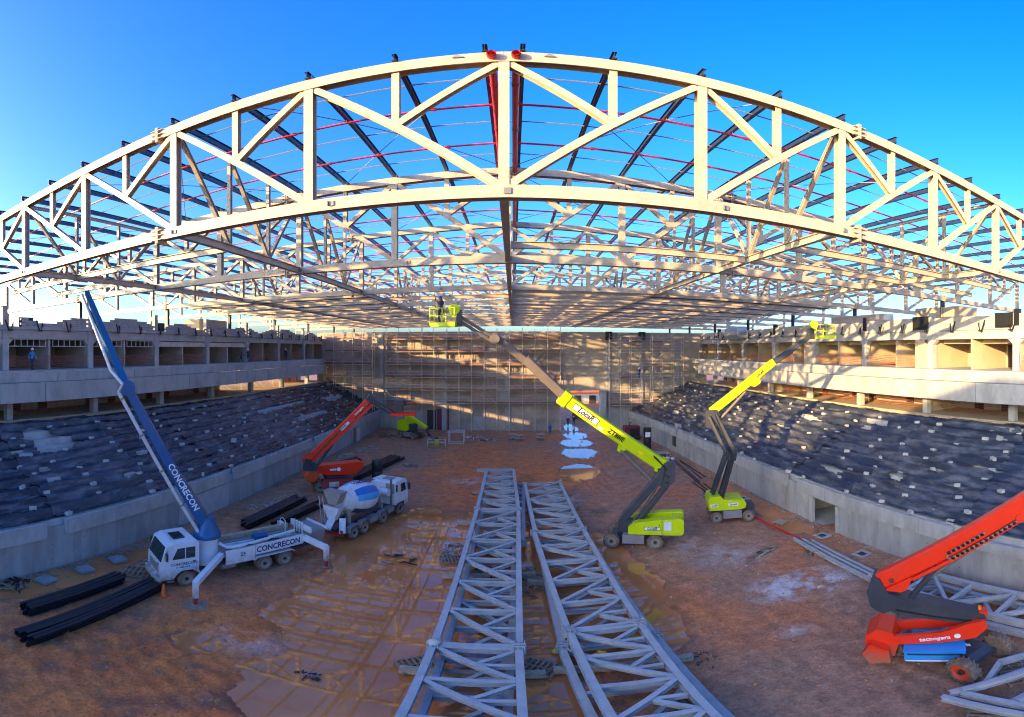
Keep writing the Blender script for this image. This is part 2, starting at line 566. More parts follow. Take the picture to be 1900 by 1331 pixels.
ORD = ['first', 'second', 'third', 'fourth', 'fifth', 'sixth', 'seventh', 'eighth', 'ninth', 'tenth', 'eleventh', 'twelfth', 'thirteenth', 'fourteenth', 'fifteenth', 'sixteenth', 'seventeenth', 'eighteenth', 'nineteenth', 'twentieth']
def onum(i):
    if i < 20: return ORD[i]
    tens = {2: 'twenty', 3: 'thirty', 4: 'forty'}
    t, u = divmod(i + 1, 10)
    return (tens[t] + '-' + ORD[u - 1]) if u else {2: 'twentieth', 3: 'thirtieth', 4: 'fortieth'}[t]

def vnoise(x, y, seed=0):
    """smooth value noise on arrays"""
    r = np.random.default_rng(seed).random((256, 256))
    xi, yi = np.floor(x).astype(int), np.floor(y).astype(int)
    fx, fy = x - xi, y - yi
    fx, fy = fx * fx * (3 - 2 * fx), fy * fy * (3 - 2 * fy)
    g = lambda a, b: r[a % 256, b % 256]
    return (g(xi, yi) * (1 - fx) + g(xi + 1, yi) * fx) * (1 - fy) + (g(xi, yi + 1) * (1 - fx) + g(xi + 1, yi + 1) * fx) * fy
def fbm(x, y, seed=0, oc=4, gain=0.5):
    s, a, t = 0, 1, 0
    for i in range(oc):
        s = s + a * vnoise(x * 2 ** i + 17 * i, y * 2 ** i + 31 * i, seed + i)
        t += a
        a *= gain
    return s / t

def grid_mesh(name, X, Y, Z, m, keep=None, smooth=True):
    ny, nx = X.shape
    me = bpy.data.meshes.new(name)
    vs = np.stack([X, Y, Z], -1).reshape(-1, 3)
    i = np.arange(nx * ny).reshape(ny, nx)
    q = np.stack([i[:-1, :-1], i[:-1, 1:], i[1:, 1:], i[1:, :-1]], -1).reshape(-1, 4)
    if keep is not None:
        q = q[keep.reshape(-1)]
    me.from_pydata(vs.tolist(), [], q.tolist())
    me.materials.append(MATS[m])
    if smooth:
        me.polygons.foreach_set('use_smooth', [True] * len(me.polygons))
    o = bpy.data.objects.new(name, me)
    COL.objects.link(o)
    return o

# ================================================================== GROUND AND PUDDLES
WATER = [  # ellipses (x, y, rx, ry) of each puddle
    [(-7.0, 31, 4.2, 8.0), (-6.8, 23, 4.6, 6.5), (-4.6, 17.5, 4.6, 6), (-1.0, 25, 5, 14), (4.8, 25.5, 3.0, 5.5), (1.0, 15, 2.2, 8), (5.6, 31, 1.9, 3.2), (6.0, 21, 1.7, 3.0)],
    [(7.6, 53.5, 2.2, 3.2), (6.0, 49.5, 1.2, 1.4)],
    [(9.0, 63.5, 2.3, 3.2), (9.6, 70.5, 2.4, 2.6), (10.2, 77, 1.9, 3.2), (10.4, 84.5, 1.2, 4)],
    [(21.0, 37, 1.1, 8.5), (20.2, 31, 1.2, 2.2)],
    [(-22.3, 17, 1.1, 5.5)],
    [(-12.6, 15.6, 1.1, 0.8)],
]
def puddle_field(X, Y, els, wob=1.0):
    d = np.full(X.shape, -9.0)
    for (cx, cy, rx, ry) in els:
        d = np.maximum(d, 1 - np.sqrt(((X - cx) / rx) ** 2 + ((Y - cy) / ry) ** 2))
    return d + wob * ((fbm(X * 0.45, Y * 0.45, 5, 5, 0.55) - 0.5) * 0.62 + (fbm(X * 2.2, Y * 2.2, 15, 3, 0.6) - 0.5) * 0.16)
def lin(*seg):
    out = []
    for a, b, st in seg:
        out += list(np.arange(a, b, st))
    return np.array(out + [seg[-1][1]])
gx = lin((-900, -120, 130), (-120, -26, 8), (-26, -14, .24), (-14, 12, .16), (12, 24, .22), (24, 120, 8), (120, 900, 130))
gy = lin((-600, -40, 80), (-40, 6, 5), (6, 42, .16), (42, 90, .22), (90, 130, 5), (130, 1500, 150))
GX, GY = np.meshgrid(gx, gy)
inside = ((GX > -25.5) & (GX < 23.6) & (GY > 6) & (GY < 100)).astype(float)
relief = 0.05 + (fbm(GX * 0.5, GY * 0.5, 21, 5) - 0.5) * 0.10 + (fbm(GX * 2.2, GY * 2.2, 40, 3) - 0.5) * 0.05
# wheel ruts: arcs in the near left corner and tracks towards the gate
rad = np.hypot(GX + 6.5, GY - 27.0)
arc = np.exp(-((GX + 14) / 5.5) ** 2) * np.exp(-((GY - 12.5) / 4.5) ** 2)
ang = np.arctan2(GY - 27.0, GX + 6.5)
relief += arc * (0.06 * np.sin(rad * 8.5 + 5.0 * fbm(GX * .5, GY * .5, 9, 3)) * (.3 + fbm(GX * .7, GY * .7, 19, 3)) + 0.34 * (fbm(rad * 2.2, ang * 7.0, 77, 4, .6) - 0.5) + .12 * (fbm(GX * 3.5, GY * 3.5, 78, 3) - .5))
trk = np.exp(-((GX - 9.2 - 0.8 * np.sin(GY * .12)) / 2.6) ** 2) * (GY > 44) * (GY < 92)
relief += trk * 0.045 * np.sin((GX + 0.9 * np.sin(GY * .15) + .3 * fbm(GX, GY * .4, 31, 2)) * 8.5)
trk2 = np.exp(-((GX - 14.0 - 0.05 * (GY - 20)) / 2.5) ** 2) * (GY < 40)
relief += trk2 * 0.03 * np.sin((GX - 0.06 * GY) * 7.0)
GZ = relief * inside
wet = np.zeros(GX.shape)
for k, els in enumerate(WATER):
    f = puddle_field(GX, GY, els)
    GZ = GZ - inside * np.clip((f + .12) * 0.8, 0, 0.12) * (1.6 if k != 2 else 1.0)
    wet = np.maximum(wet, np.clip(1 + f * 3.0, 0, 1))
GZ = np.where(inside > 0, GZ, -0.02)
ground = grid_mesh('ground', GX, GY, GZ, 'mud')
tag(ground, 'red brown mud floor of the unfinished arena with ruts and gravel', None, None, 'structure')
n1 = fbm(GX * .16, GY * .16, 3, 4)
n2 = fbm(GX * .5, GY * .5, 60, 4)
grey = np.array([0.47, 0.23, 0.12]); red = np.array([0.74, 0.185, 0.04]); ora = np.array([0.82, 0.235, 0.045]); dark = np.array([0.2, 0.1, 0.06]); pale = np.array([0.68, 0.62, 0.56])
w_red = np.clip(np.exp(-((GX + 8) / 9) ** 2) * np.exp(-((GY - 13) / 8) ** 2) * 1.3 + np.exp(-((GX + 1) / 9) ** 2) * np.exp(-((GY - 52) / 14) ** 2) * 1.15 + np.exp(-((GX - 11) / 3.5) ** 2) * np.exp(-((GY - 80) / 18) ** 2) + np.exp(-((GX + 5) / 8) ** 2) * np.exp(-((GY - 26) / 14) ** 2) * .8 + (n1 - .5) * 1.4, 0, 1)
w_ora = np.clip(w_red * (n2 - .38) * 3.2, 0, 1)
col = grey + (red - grey) * w_red[..., None]
col = col + (ora - col) * w_ora[..., None] * .8
w_dark = np.clip((fbm(GX * .8, GY * .8, 90, 4) - .52) * 5, 0, 1) * (.25 + .75 * np.clip(arc * 1.5 + np.exp(-((GX + 16) / 6) ** 2) * np.exp(-((GY - 12) / 6) ** 2), 0, 1))
col = col + (dark - col) * w_dark[..., None] * .7
moss = np.clip((fbm(GX * .5, GY * .5, 130, 4) - .55) * 6, 0, 1) * np.clip(np.exp(-((GX + 21.5) / 2.5) ** 2) * (GY > 24) + np.exp(-((GX - 12) / 3) ** 2) * np.exp(-((GY - 8.5) / 2.5) ** 2), 0, 1)
col = col + (np.array([0.1, 0.085, 0.03]) - col) * moss[..., None] * .6
pf = np.zeros(GX.shape)
for cx, cy, rx, ry, amp in ((15.0, 21.6, 3.0, 1.7, 1.4), (16.3, 20.6, 2.2, 1.2, 1.3), (13.6, 27.6, 3.0, 2.5, .45), (12.0, 30, 2.2, 2.0, .4), (12.2, 17.4, 1.2, .8, .5), (-4.6, 49.5, 2.4, 2.0, .5), (5.4, 43, 1.5, 2.5, .4), (-10.6, 16.8, 2.4, 1.4, .4)):
    pf = np.maximum(pf, amp * np.clip(1.25 - np.hypot((GX - cx) / rx, (GY - cy) / ry), 0, 1) * np.clip((fbm(GX * 1.1, GY * 1.1, 150, 5, .6) - .4) * 7, 0, 1))
col = col + (pale - col) * np.clip(pf, 0, 1)[..., None] * .85
col = col * (1 - .38 * wet * (1 - np.clip(pf, 0, 1)))[..., None]
lay = ground.data.color_attributes.new('soil', 'FLOAT_COLOR', 'POINT')
rgba = np.ones((GX.size, 4), dtype=np.float32)
rgba[:, :3] = col.reshape(-1, 3)
rgba[:, 3] = (np.clip(wet * 1.2 - .2, 0, 1) * .8).reshape(-1)
lay.data.foreach_set('color', rgba.ravel())

PUD = [('puddle', 'large muddy orange puddle under the two stacked steel trusses'), ('puddle', 'small shallow puddle beyond the far end of the steel trusses'),
       ('puddle', 'rutted puddle leading out to the gate'), ('puddle', 'brown water lying along the right retaining wall'), ('puddle', 'brown wet strip around the concrete covers by the left wall'), ('puddle', 'little puddle on the mud in front of the pump truck')]
for (nm, lb), els in zip(PUD, WATER):
    x0, x1 = min(e[0] - e[2] * 1.4 for e in els), max(e[0] + e[2] * 1.4 for e in els)
    y0, y1 = min(e[1] - e[3] * 1.4 for e in els), max(e[1] + e[3] * 1.4 for e in els)
    x0, x1, y0, y1 = max(x0, -23.6), min(x1, 22.1), max(y0, 6.5), y1
    mx, my = np.meshgrid(np.linspace(x0, x1, 60), np.linspace(y0, y1, 90))
    f = puddle_field(mx, my, els)
    keep = np.maximum.reduce([f[:-1, :-1], f[1:, :-1], f[:-1, 1:], f[1:, 1:]]) > -0.16
    o = grid_mesh(nm, mx, my, np.zeros(mx.shape), 'muddy_water', keep)
    tag(o, lb, None, None, 'structure')

# loose stones over the floor
mb = MB()
for i in range(2600):
    zone = random.random()
    if zone < .45: x, y = random.uniform(8, 22), random.uniform(8, 46)
    elif zone < .75: x, y = random.uniform(-23, -9), random.uniform(9, 40)
    else: x, y = random.uniform(-22, 21), random.uniform(40, 80)
    r = random.choice((.015, .02, .03, .03, .045, .07)) * (1 + y / 60)
    h = [V((math.cos(a) * r * random.uniform(.6, 1.2), math.sin(a) * r * random.uniform(.6, 1.2), 0)) for a in (0, 1.6, 3.1, 4.7)]
    c = V((x, y, .03))
    mb.add([c + p for p in h] + [c + V((random.uniform(-.3, .3) * r, random.uniform(-.3, .3) * r, r * 1.0))] , [(0, 1, 4), (1, 2, 4), (2, 3, 4), (3, 0, 4)])
solo('gravel', mb, 'stone', 'loose stones and chips scattered over the mud floor', 'gravel', kind='stuff')

# ================================================================== ROOF STEEL
RX = -0.3                                   # ridge line
TY = [15.4, 27.6, 40.3, 53.0, 65.7, 78.4, 91.1, 103.8]
XN = [0] + [3.63 + 3.2 * k for k in range(16)]
top = lambda x: 25.5 - 0.05 * abs(x)
bot = lambda x: 19.85 - 0.012 * abs(x)
truss = thing('roof_truss', 'nearest cream steel roof truss arching across the whole picture against the sky', 'roof truss', (RX, TY[0], 0), 'roof trusses spanning the arena')
YU = (0, 1, 0)
def lp(name, mb, m='cream', smooth=False, par=truss):
    return part(name, mb, m, par, smooth, local=True)
cut = [-XN[16], -XN[11] - .9, -XN[4] - .9, 0, XN[4] + .9, XN[11] + .9, XN[16]]
for a, b in zip(cut[:-1], cut[1:]):
    lp('top_chord', MB().ibeam((a, 0, top(a)), (b, 0, top(b)), .42, .46, .04, .04, YU))
    lp('bottom_chord', MB().ibeam((a, 0, bot(a)), (b, 0, bot(b)), .42, .46, .04, .04, YU))
for s in (-1, 1):
    for n in range(0, 17):
        x = s * XN[n]
        if n == 0 and s == 1: continue
        if n % 2 == 0:
            lp('post', MB().ibeam((x, 0, bot(x) + .22), (x, 0, top(x) - .22), .36, .36, .035, .03, YU))
        else:
            xm0, xm1 = s * XN[n - 1], s * XN[n + 1]
            t = (abs(x) - abs(xm0)) / (abs(xm1) - abs(xm0))
            zm = bot(xm0) + (top(xm1) - bot(xm0)) * t
            lp('hanger', MB().ibeam((x, 0, zm), (x, 0, top(x) - .22), .26, .27, .03, .03, YU))
            lp('diagonal', MB().ibeam((xm0 + s * .18, 0, bot(xm0) + .25), (xm1 - s * .2, 0, top(xm1) - .27), .30, .28, .03, .03, YU))
            lp('strut', MB().ibeam((xm0 + s * .18, 0, top(xm0) - .3), (x - s * .12, 0, zm + .1), .28, .26, .03, .03, YU))
    for n in (4, 11):
        x = s * (XN[n] + .9)
        for zf in (top, bot):
            z = zf(x)
            pb = MB().box((x - .05, 0, z), (.05, .62, .78)).box((x + .05, 0, z), (.05, .62, .78))
            for k in (-.22, 0, .22):
                pb.box((x - .2, -.26, z + k), (.26, .14, .03)).box((x + .2, -.26, z + k), (.26, .14, .03))
            lp('splice_plate', pb)
    for n in (2, 4, 8):
        x = s * XN[n] + (.9 if n == 2 else .1)
        lp('cleat', MB().box((x, -.24, bot(x)), (.22, .02, .18)).box((x - .1, -.27, bot(x)), (.02, .08, .18)), 'bolt_plate')
    for n in range(0, 17):
        x = s * max(XN[n], .62)
        lp('purlin_seat', MB().box((x + .12, -.06, top(x) + .33), (.02, .26, .22)), 'cream')
lp('cleat', MB().box((.12, -.24, bot(0)), (.24, .02, .22)), 'bolt_plate')
for s in (-1, 1):
    lp('lifting_lug', MB().prism([(-.2, 0), (.2, 0), (.05, .12), (-.08, .12)], (s * 1.5, -.25, top(1.5) + .05), (1, 0, 0), (0, 0, 1), YU, .04), 'bolt_plate')
TL = ['second cream roof truss, just behind the nearest one, striped with shadows', 'third cream roof truss, shadow striped, above the lime basket', 'fourth roof truss seen through the web of the third',
      'fifth roof truss deep under the roof', 'sixth roof truss just before the end wall', 'seventh roof truss just beyond the end wall', 'eighth and last roof truss in the distance beyond the end wall']
for y, lb in zip(TY[1:], TL):
    c = copy_tree(truss, (RX, y, 0))
    c['label'] = lb

# steel columns that carry the trusses
for i, y in enumerate(TY):
    for s, side in ((-1, 'left'), (1, 'right')):
        x = RX + s * XN[16]
        if i > 0:
            solo('steel_column', MB().ibeam((x, y, 0), (x, y, bot(x - RX) - .23), .42, .4), 'cream', '%s outer steel column carrying the %s end of the %s roof truss' % ('cream', side, ORD[i]), 'column', (x, y, 0), 'outer columns of the roof')
        x2 = RX + s * 36.4
        solo('steel_column', MB().ibeam((x2, y, 16.2), (x2, y, bot(36.4) - .23), .34, .32), 'purlin', 'short dark column on the %s gallery roof under the %s roof truss' % (side, ORD[i]), 'column', (x2, y, 16.2), 'short columns on the gallery roofs')

# dark purlins lying on the top chords
pm = {}
for bay in range(7):
    y0, y1 = TY[bay] - (.35 if bay == 0 else 0), TY[bay + 1]
    for s, side in ((-1, 'left'), (1, 'right')):
        for n in range(17):
            x = s * max(XN[n], .62)
            z = top(x) + .42
            key = round(y1 - y0, 2)
            if key not in pm:
                pm[key] = MB().ibeam((0, 0.02, 0), (0, y1 - y0 - .02, 0), .32, .17, .02, .018).mesh('purlin', 'purlin')
            o = bpy.data.objects.new('purlin', pm[key])
            COL.objects.link(o)
            o.location = (RX + x, y0, z)
            tag(o, 'dark purlin from the %s to the %s truss, %s %s of the ridge' % (ORD[bay], ORD[bay + 1], onum(n), side), 'purlin', 'dark purlins on the roof trusses')

# red sprinkler mains, branch pipes, bridging rods and wind bracing
for s, side in ((-1, 'left'), (1, 'right')):
    x = RX + s * .4
    t = thing('sprinkler_main', 'thick red sprinkler main along the ridge, %s one of the pair' % side, 'pipe', (x, 14.95, 25.5), 'red sprinkler mains along the ridge')
    part('pipe', MB().tube([(x, 14.95, 25.5), (x, 105, 25.5)], .14, 12, cap=False), 'red_pipe', t, True)
    for y in (15.0, 17.2, 21.5, 25.7, 31, 36, 44, 49):
        part('coupling', MB().tube([(x, y, 25.5), (x, y + .16, 25.5)], .165, 12, cap=False), 'red_pipe', t, True)
for bay in range(7):
    y0, y1 = TY[bay], TY[bay + 1]
    d = y1 - y0
    for k, fr in enumerate((.31, .66)):
        y = y0 + d * fr
        nm = 'red sprinkler branch pipe %s the bay between %s and %s truss' % (('early in', 'late in')[k], ORD[bay], ORD[bay + 1])
        t = thing('sprinkler_branch', nm, 'pipe', (RX, y, 25.6), 'red sprinkler branch pipes')
        zz = lambda x: top(x) + .08
        for s in (-1, 1):
            part('pipe', MB().tube([(RX + s * .3, y, 25.78), (RX + s * .6, y, zz(.6)), (RX + s * 50, y, zz(50))], .055, 7), 'red_pipe', t, True)
            for n in range(1, 16):
                xx = s * XN[n]
                part('hanger', MB().tube([(RX + xx, y, zz(xx)), (RX + xx, y, zz(xx) + .3)], .012, 5), 'steel_rod', t)
                if n % 2: part('coupling', MB().tube([(RX + xx + .6, y, zz(xx + .6)), (RX + xx + .75, y, zz(xx + .75))], .08, 7), 'red_pipe', t, True)
    for k, fr in enumerate((.16, .5, .84)):
        y = y0 + d * fr
        solo('bridging_rod', MB().tube([(RX - 51, y, top(51) + .42), (RX, y, 25.92), (RX + 51, y, top(51) + .42)], .035, 5), 'steel_rod', 'thin grey bridging bar %s across the purlins between %s and %s truss' % (ORD[k], ORD[bay], ORD[bay + 1]), 'rod', (RX, y, 25.9), 'bridging bars between the purlins')
    for s, side in ((-1, 'left'), (1, 'right')):
        for k, (na, nb) in enumerate(((0, 3), (4, 7), (8, 12))):
            xa, xb = s * XN[na], s * XN[nb]
            mb = MB().tube([(RX + xa, y0 + .1, top(xa) + .2), (RX + xb, y1 - .1, top(xb) + .2)], .025, 5).tube([(RX + xb, y0 + .1, top(xb) + .2), (RX + xa, y1 - .1, top(xa) + .2)], .025, 5)
            solo('wind_brace', mb, 'steel_rod', 'thin crossed bracing rods, %s pair %s of ridge, between %s and %s truss' % (ORD[k], side, ORD[bay], ORD[bay + 1]), 'bracing', (RX + (xa + xb) / 2, (y0 + y1) / 2, 25), 'crossed roof bracing rods')

# lengthwise beams and bracing trusses between the bottom chords
for bay in range(7):
    y0, y1 = TY[bay] + .22, TY[bay + 1] - .22
    solo('ridge_beam', MB().ibeam((RX, y0, bot(0)), (RX, y1, bot(0)), .4, .3), 'cream', 'cream lengthwise beam under the ridge from the %s to the %s truss' % (ORD[bay], ORD[bay + 1]), 'beam', (RX, y0, bot(0)), 'lengthwise bottom beams')
    for s, side in ((-1, 'left'), (1, 'right')):
        for n, w in ((4, 'inner'), (8, 'outer')):
            x = RX + s * XN[n]
            zt, zb = top(XN[n]) - .1, bot(XN[n])
            t = thing('bracing_truss', '%s %s lengthwise bracing truss from the %s to the %s roof truss' % (side, w, ORD[bay], ORD[bay + 1]), 'bracing truss', (x, y0, zb), 'lengthwise bracing trusses')
            part('bottom_beam', MB().ibeam((x, y0, zb), (x, y1, zb), .38, .28), 'cream', t)
            ya, yb = y0 + (y1 - y0) / 3, y0 + 2 * (y1 - y0) / 3
            if (n == 4 and bay in (2, 4, 6)) or (n == 8 and bay in (1, 3, 5, 6)): continue
            part('top_beam', MB().ibeam((x, y0, zt), (x, y1, zt), .22, .2), 'cream', t)
            for yy in (ya, yb): part('post', MB().ibeam((x, yy, zb + .19), (x, yy, zt - .1), .2, .2), 'cream', t)
            for p, q in (((x, y0, zt - .1), (x, ya - .1, zb + .2)), ((x, ya + .1, zt - .1), (x, yb - .1, zb + .2)), ((x, yb + .1, zb + .2), (x, y1, zt - .1))):
                part('diagonal', MB().ibeam(p, q, .2, .2), 'cream', t)

# ceiling joists across the bays at bottom chord level
cj = 0
def joist(xa, xb, y, lb, h=.36, m='cream'):
    za = bot(xa) + .03
    a, b = RX + xa, RX + xb
    solo('ceiling_joist', MB().ibeam((a, y, bot(xa) - .02), (b, y, bot(xb) - .02), h, .24, .025, .02), m, lb, 'joist', ((a + b) / 2, y, bot((xa + xb) / 2)), 'cross joists at bottom chord level')
for bay in range(7):
    y0, y1 = TY[bay], TY[bay + 1]
    bl = 'between %s and %s truss' % (ORD[bay], ORD[bay + 1])
    ys = [y0 + (y1 - y0) * k / 3 for k in (1, 2)] if bay == 0 else [] if bay == 1 else [y0 + (y1 - y0) * k / 6 for k in range(1, 6)]
    for k, y in enumerate(ys):
        if bay == 0:
            sp = [(-XN[11], -XN[4], 'left')] if k == 0 else [(-XN[11], -XN[8], 'far left')]
            sp += [(XN[4], XN[11], 'right')] if k == 0 else [(0, XN[4], 'right inner'), (XN[4], XN[11], 'right outer')]
        else:
            sp = [(-XN[11], -XN[4], 'left outer'), (-XN[4], 0, 'left inner'), (0, XN[4], 'right inner'), (XN[4], XN[11], 'right outer')]
        for a, b, w in sp:
            if bay >= 2 and w == 'left inner' and k != 2: continue
            joist(a + .2, b - .2, y, 'cream cross joist %s, %s of its bay %s' % (w, ORD[k], bl))
    if bay >= 2:
        for k in range(3):
            y = y0 + (y1 - y0) * (2 * k + .5) / 6
            joist(.2, XN[4] - .2, y, 'extra cream joist near the ridge, %s of its bay %s' % (ORD[k], bl))
        for k in range(2):
            y = y0 + (y1 - y0) * (k * 3 + 1.6) / 6
            for s, side in ((-1, 'left'), (1, 'right')):
                joist(s * (XN[4] + .3), s * (XN[11] - .3), y, 'dark cross joist on the %s, %s of its bay %s' % (side, ORD[k], bl), .3, 'purlin')

# ================================================================== GRANDSTANDS
SC = -0.4
COLY = [9.45, 18.6, 27.75, 36.9, 46.05, 55.2, 64.35, 73.5, 82.0]
NR = 11
def wall_x(s, y):
    if s < 0: return -23.8
    t = min(max((y - 42) / 40.0, 0), 1)
    return 22.3 - 2.1 * t * t
def seat_x(s, y, t):
    return wall_x(s, y) + (SC + s * 33.2 - wall_x(s, y)) * t
def seat_z(i): return 3.0 + .48 * (i + 1)
def tarp_z(s, x, y):
    """height of the sheet over the steps (arrays)"""
    w = np.vectorize(lambda yy: wall_x(s, yy))(y)
    t = (x - w) / (SC + s * 33.2 - w)
    r = np.clip(t * NR, 0, NR - .001)
    i = np.floor(r)
    fr = r - i
    st0 = .58 + .26 * vnoise(y * .4 + i * 3.7, i * 5.3 + .2, 501)
    e = np.clip((fr - st0) / (1 - st0), 0, 1)
    z = 3.0 + .48 * (i + 1 + np.where(i < NR - 1, e * e * (3 - 2 * e), 0)) + .025
    sd = 200 if s < 0 else 300
    wr = 1 - np.abs(fbm(x * 1.3 + .35 * y, y * .6, sd, 4, .55) - .5) * 5.0
    wr2 = 1 - np.abs(fbm(x * 1.0 - .25 * y, y * 1.3 + .3 * x, sd + 30, 3, .5) - .5) * 6
    return z + .1 * np.clip(wr, 0, 1) ** 2 + .07 * np.clip(wr2, 0, 1) ** 2 + .06 * fbm(x * .7, y * .7, sd + 60, 3)

def loft(mb, ys, sec):
    """solid along Y with section sec(y) -> [(x, z)...]"""
    rows = [[V((x, y, z)) for x, z in sec(y)] for y in ys]
    k = len(rows[0])
    vs = [p for r in rows for p in r]
    fs = [(a * k + i, a * k + (i + 1) % k, (a + 1) * k + (i + 1) % k, (a + 1) * k + i) for a in range(len(rows) - 1) for i in range(k)]
    fs += [tuple(range(k)), tuple(range((len(rows) - 1) * k, len(rows) * k))]
    return mb.add(vs, fs)
def yy(a, b, st=3.0):
    n = max(1, int((b - a) / st)) if abs(b - a) > st else 1
    return [a + (b - a) * k / n for k in range(n + 1)]

for s, side in ((-1, 'left'), (1, 'right')):
    X = lambda d: SC + s * d
    st = thing('grandstand', ('unfinished concrete grandstand along the left, in shade, with private boxes and black sheeting' if s < 0 else 'unfinished concrete grandstand along the right, its upper boxes lit by warm low sun'), 'grandstand', (X(30), 45, 0))
    # retaining wall round the floor
    segs = [(4, 27.3), (27.3, 34.2), (34.2, 81.9)] if s < 0 else [(4, 26.7), (32.3, 81.9)]
    for a, b in segs:
        part('retaining_wall', loft(MB(), yy(a, b), lambda y: [(wall_x(s, y), -.3), (wall_x(s, y), 3.0), (wall_x(s, y) + s * .3, 3.0), (wall_x(s, y) + s * .3, -.3)]), 'wall_concrete', st)
    if s > 0:
        part('lintel', loft(MB(), yy(26.7, 32.3), lambda y: [(wall_x(s, y), 2.3), (wall_x(s, y), 3.0), (wall_x(s, y) + .3, 3.0), (wall_x(s, y) + .3, 2.3)]), 'wall_concrete', st)
        part('entrance_floor', MB().bb(22.5, 27, 26.7, 32.3, -.2, .06), 'concrete', st)
        part('entrance_wall', MB().bb(27, 27.2, 26.5, 32.5, -.2, 3.4).bb(22.6, 27, 26.5, 26.7, -.2, 3.4).bb(22.6, 27, 32.3, 32.5, -.2, 3.4), 'plaster', st)
        part('door_panel', MB().bb(22.32, 22.42, 30.5, 32.3, .05, 2.3), 'precast', st, label='pale closed door panel in the retaining wall opening')
        part('post', MB().bb(22.2, 22.5, 29.9, 30.25, 0, 2.3), 'concrete', st)
        part('post', MB().bb(22.2, 22.5, 26.7, 27.0, 0, 2.3), 'concrete', st)
        part('hatch', MB().bb(wall_x(1, 61) - .03, wall_x(1, 61) + .1, 60.2, 61.6, .9, 2.3), 'opening_shade', st)
    else:
        part('door_panel', MB().bb(-23.83, -23.6, 68, 69.6, .05, 2.3), 'awning', st)
        part('hatch', MB().bb(-23.85, -23.6, 67, 67.9, .05, 2.4), 'timber', st)
        sh = part('roller_shutter', MB().bb(-23.79, -23.7, 27.4, 34.1, .1, 2.3), 'grey_paint', st, label='grey corrugated metal shutter in the left retaining wall')
        for k in range(11):
            z = .2 + k * .19
            part('slat', MB().bb(-23.86, -23.78, 27.4, 34.1, z, z + .12), 'grey_paint', sh)
    PIL = (12.4, 17.7, 35.6, 45.2, 56, 66, 76) if s < 0 else (12, 20.8, 34.2, 43.3, 52, 61.9, 71)
    for y in PIL:
        part('pilaster', loft(MB(), [y - .3, y + .3], lambda q: [(wall_x(s, q) - s * .03, -.3), (wall_x(s, q) - s * .03, 2.42), (wall_x(s, q) + s * .1, 2.42), (wall_x(s, q) + s * .1, -.3)]), 'pilaster', st)
    for q in range(30):
        y = 7.3 + q * 2.44
        if any(abs(y - p) < .5 for p in PIL) or (s < 0 and 27 < y < 34.5) or (s > 0 and 26 < y < 33): continue
        part('formwork_joint', loft(MB(), [y - .018, y + .018], lambda q2: [(wall_x(s, q2) - s * .004, .05), (wall_x(s, q2) - s * .004, 2.41), (wall_x(s, q2) + s * .05, 2.41), (wall_x(s, q2) + s * .05, .05)]), 'pilaster', st)
        for z in (.7, 1.8):
            yh = y + 1.2
            if any(abs(yh - p) < .5 for p in PIL) or (s < 0 and 27 < yh < 34.5) or (s > 0 and 26 < yh < 33): continue
            part('tie_hole', MB().lathe((wall_x(s, yh) - s * .005, yh, z), (s, 0, 0), [(0, .035), (.05, .035)], 7), 'opening_shade', st)
    COP = [(6, 15.3), (16.7, 21.8), (21.82, 27.4), (27.42, 33.5), (34.8, 43), (43.02, 51.3), (52.6, 63.2), (64.2, 73), (73.02, 81.8)] if s < 0 else \
          [(5, 16.0), (16.3, 18.78), (18.8, 28.1), (28.12, 31.8), (33.4, 41), (41.02, 50), (50.02, 59.2), (60, 69), (69.02, 80.4)]
    for k, (a, b) in enumerate(COP):
        hi = 3.5 if not (s > 0 and k == 0) else 3.1
        part('coping_panel', loft(MB(), yy(a, b), lambda y: [(wall_x(s, y) - s * .2, 2.42), (wall_x(s, y) - s * .2, hi), (wall_x(s, y) + s * .02, hi), (wall_x(s, y) + s * .02, 2.42)]), 'precast', st)
    # seating steps
    ys = yy(4, 81.9, 4)
    for i in range(NR):
        part('terrace_step', loft(MB(), ys, lambda y: [(seat_x(s, y, i / NR) + s * .3 * (i == 0), seat_z(i) - .75), (seat_x(s, y, i / NR) + s * .3 * (i == 0), seat_z(i)), (seat_x(s, y, (i + 1) / NR) + s * .08, seat_z(i)), (seat_x(s, y, (i + 1) / NR) + s * .08, seat_z(i) - .75)]), 'concrete', st)
    # lower concourse
    part('concourse_slab', MB().bb(X(33.3), X(46), 4, 81.9, 8.1, 8.5), 'plaster_warm', st)
    part('kerb', MB().bb(X(33.2), X(33.5), 4, 81.9, 8.5, 8.62), 'timber_pale', st)
    for a, b in zip(COLY[:-1], COLY[1:]):
        if s < 0 and a in (55.2, 64.35): continue
        if s > 0 and a == 64.35: continue
        part('rear_wall', MB().bb(X(39.6), X(39.8), a, b, 8.5, 11.9), 'plaster', st)
        for y in (a + 3.1, a + 6.2):
            part('doorway', MB().bb(X(39.5), X(39.59), y, y + 1.05, 8.5, 10.75), 'doorway_shade', st)  # dark panel on the wall in place of a shaded opening
    for y in COLY:
        part('pillar', MB().bb(X(34.0), X(34.6), y - .28, y + .28, 8.5, 11.9), 'concrete', st)
        part('lamp', MB().bb(X(33.7), X(33.99), y - .35, y + .35, 10.9, 11.25), 'pipe_white', st)
    if s > 0:
        part('side_wall', MB().bb(X(34.8), X(39.4), 28.05, 28.3, 8.5, 11.9), 'plaster_warm', st)
        part('side_wall', MB().bb(X(34.8), X(39.4), 55.3, 55.5, 8.5, 11.9), 'plaster_warm', st)
    # gallery floor and two rows of precast parapet
    part('gallery_slab', MB().bb(X(33.45), X(46), 4, 81.9, 11.9, 12.68), 'concrete', st)
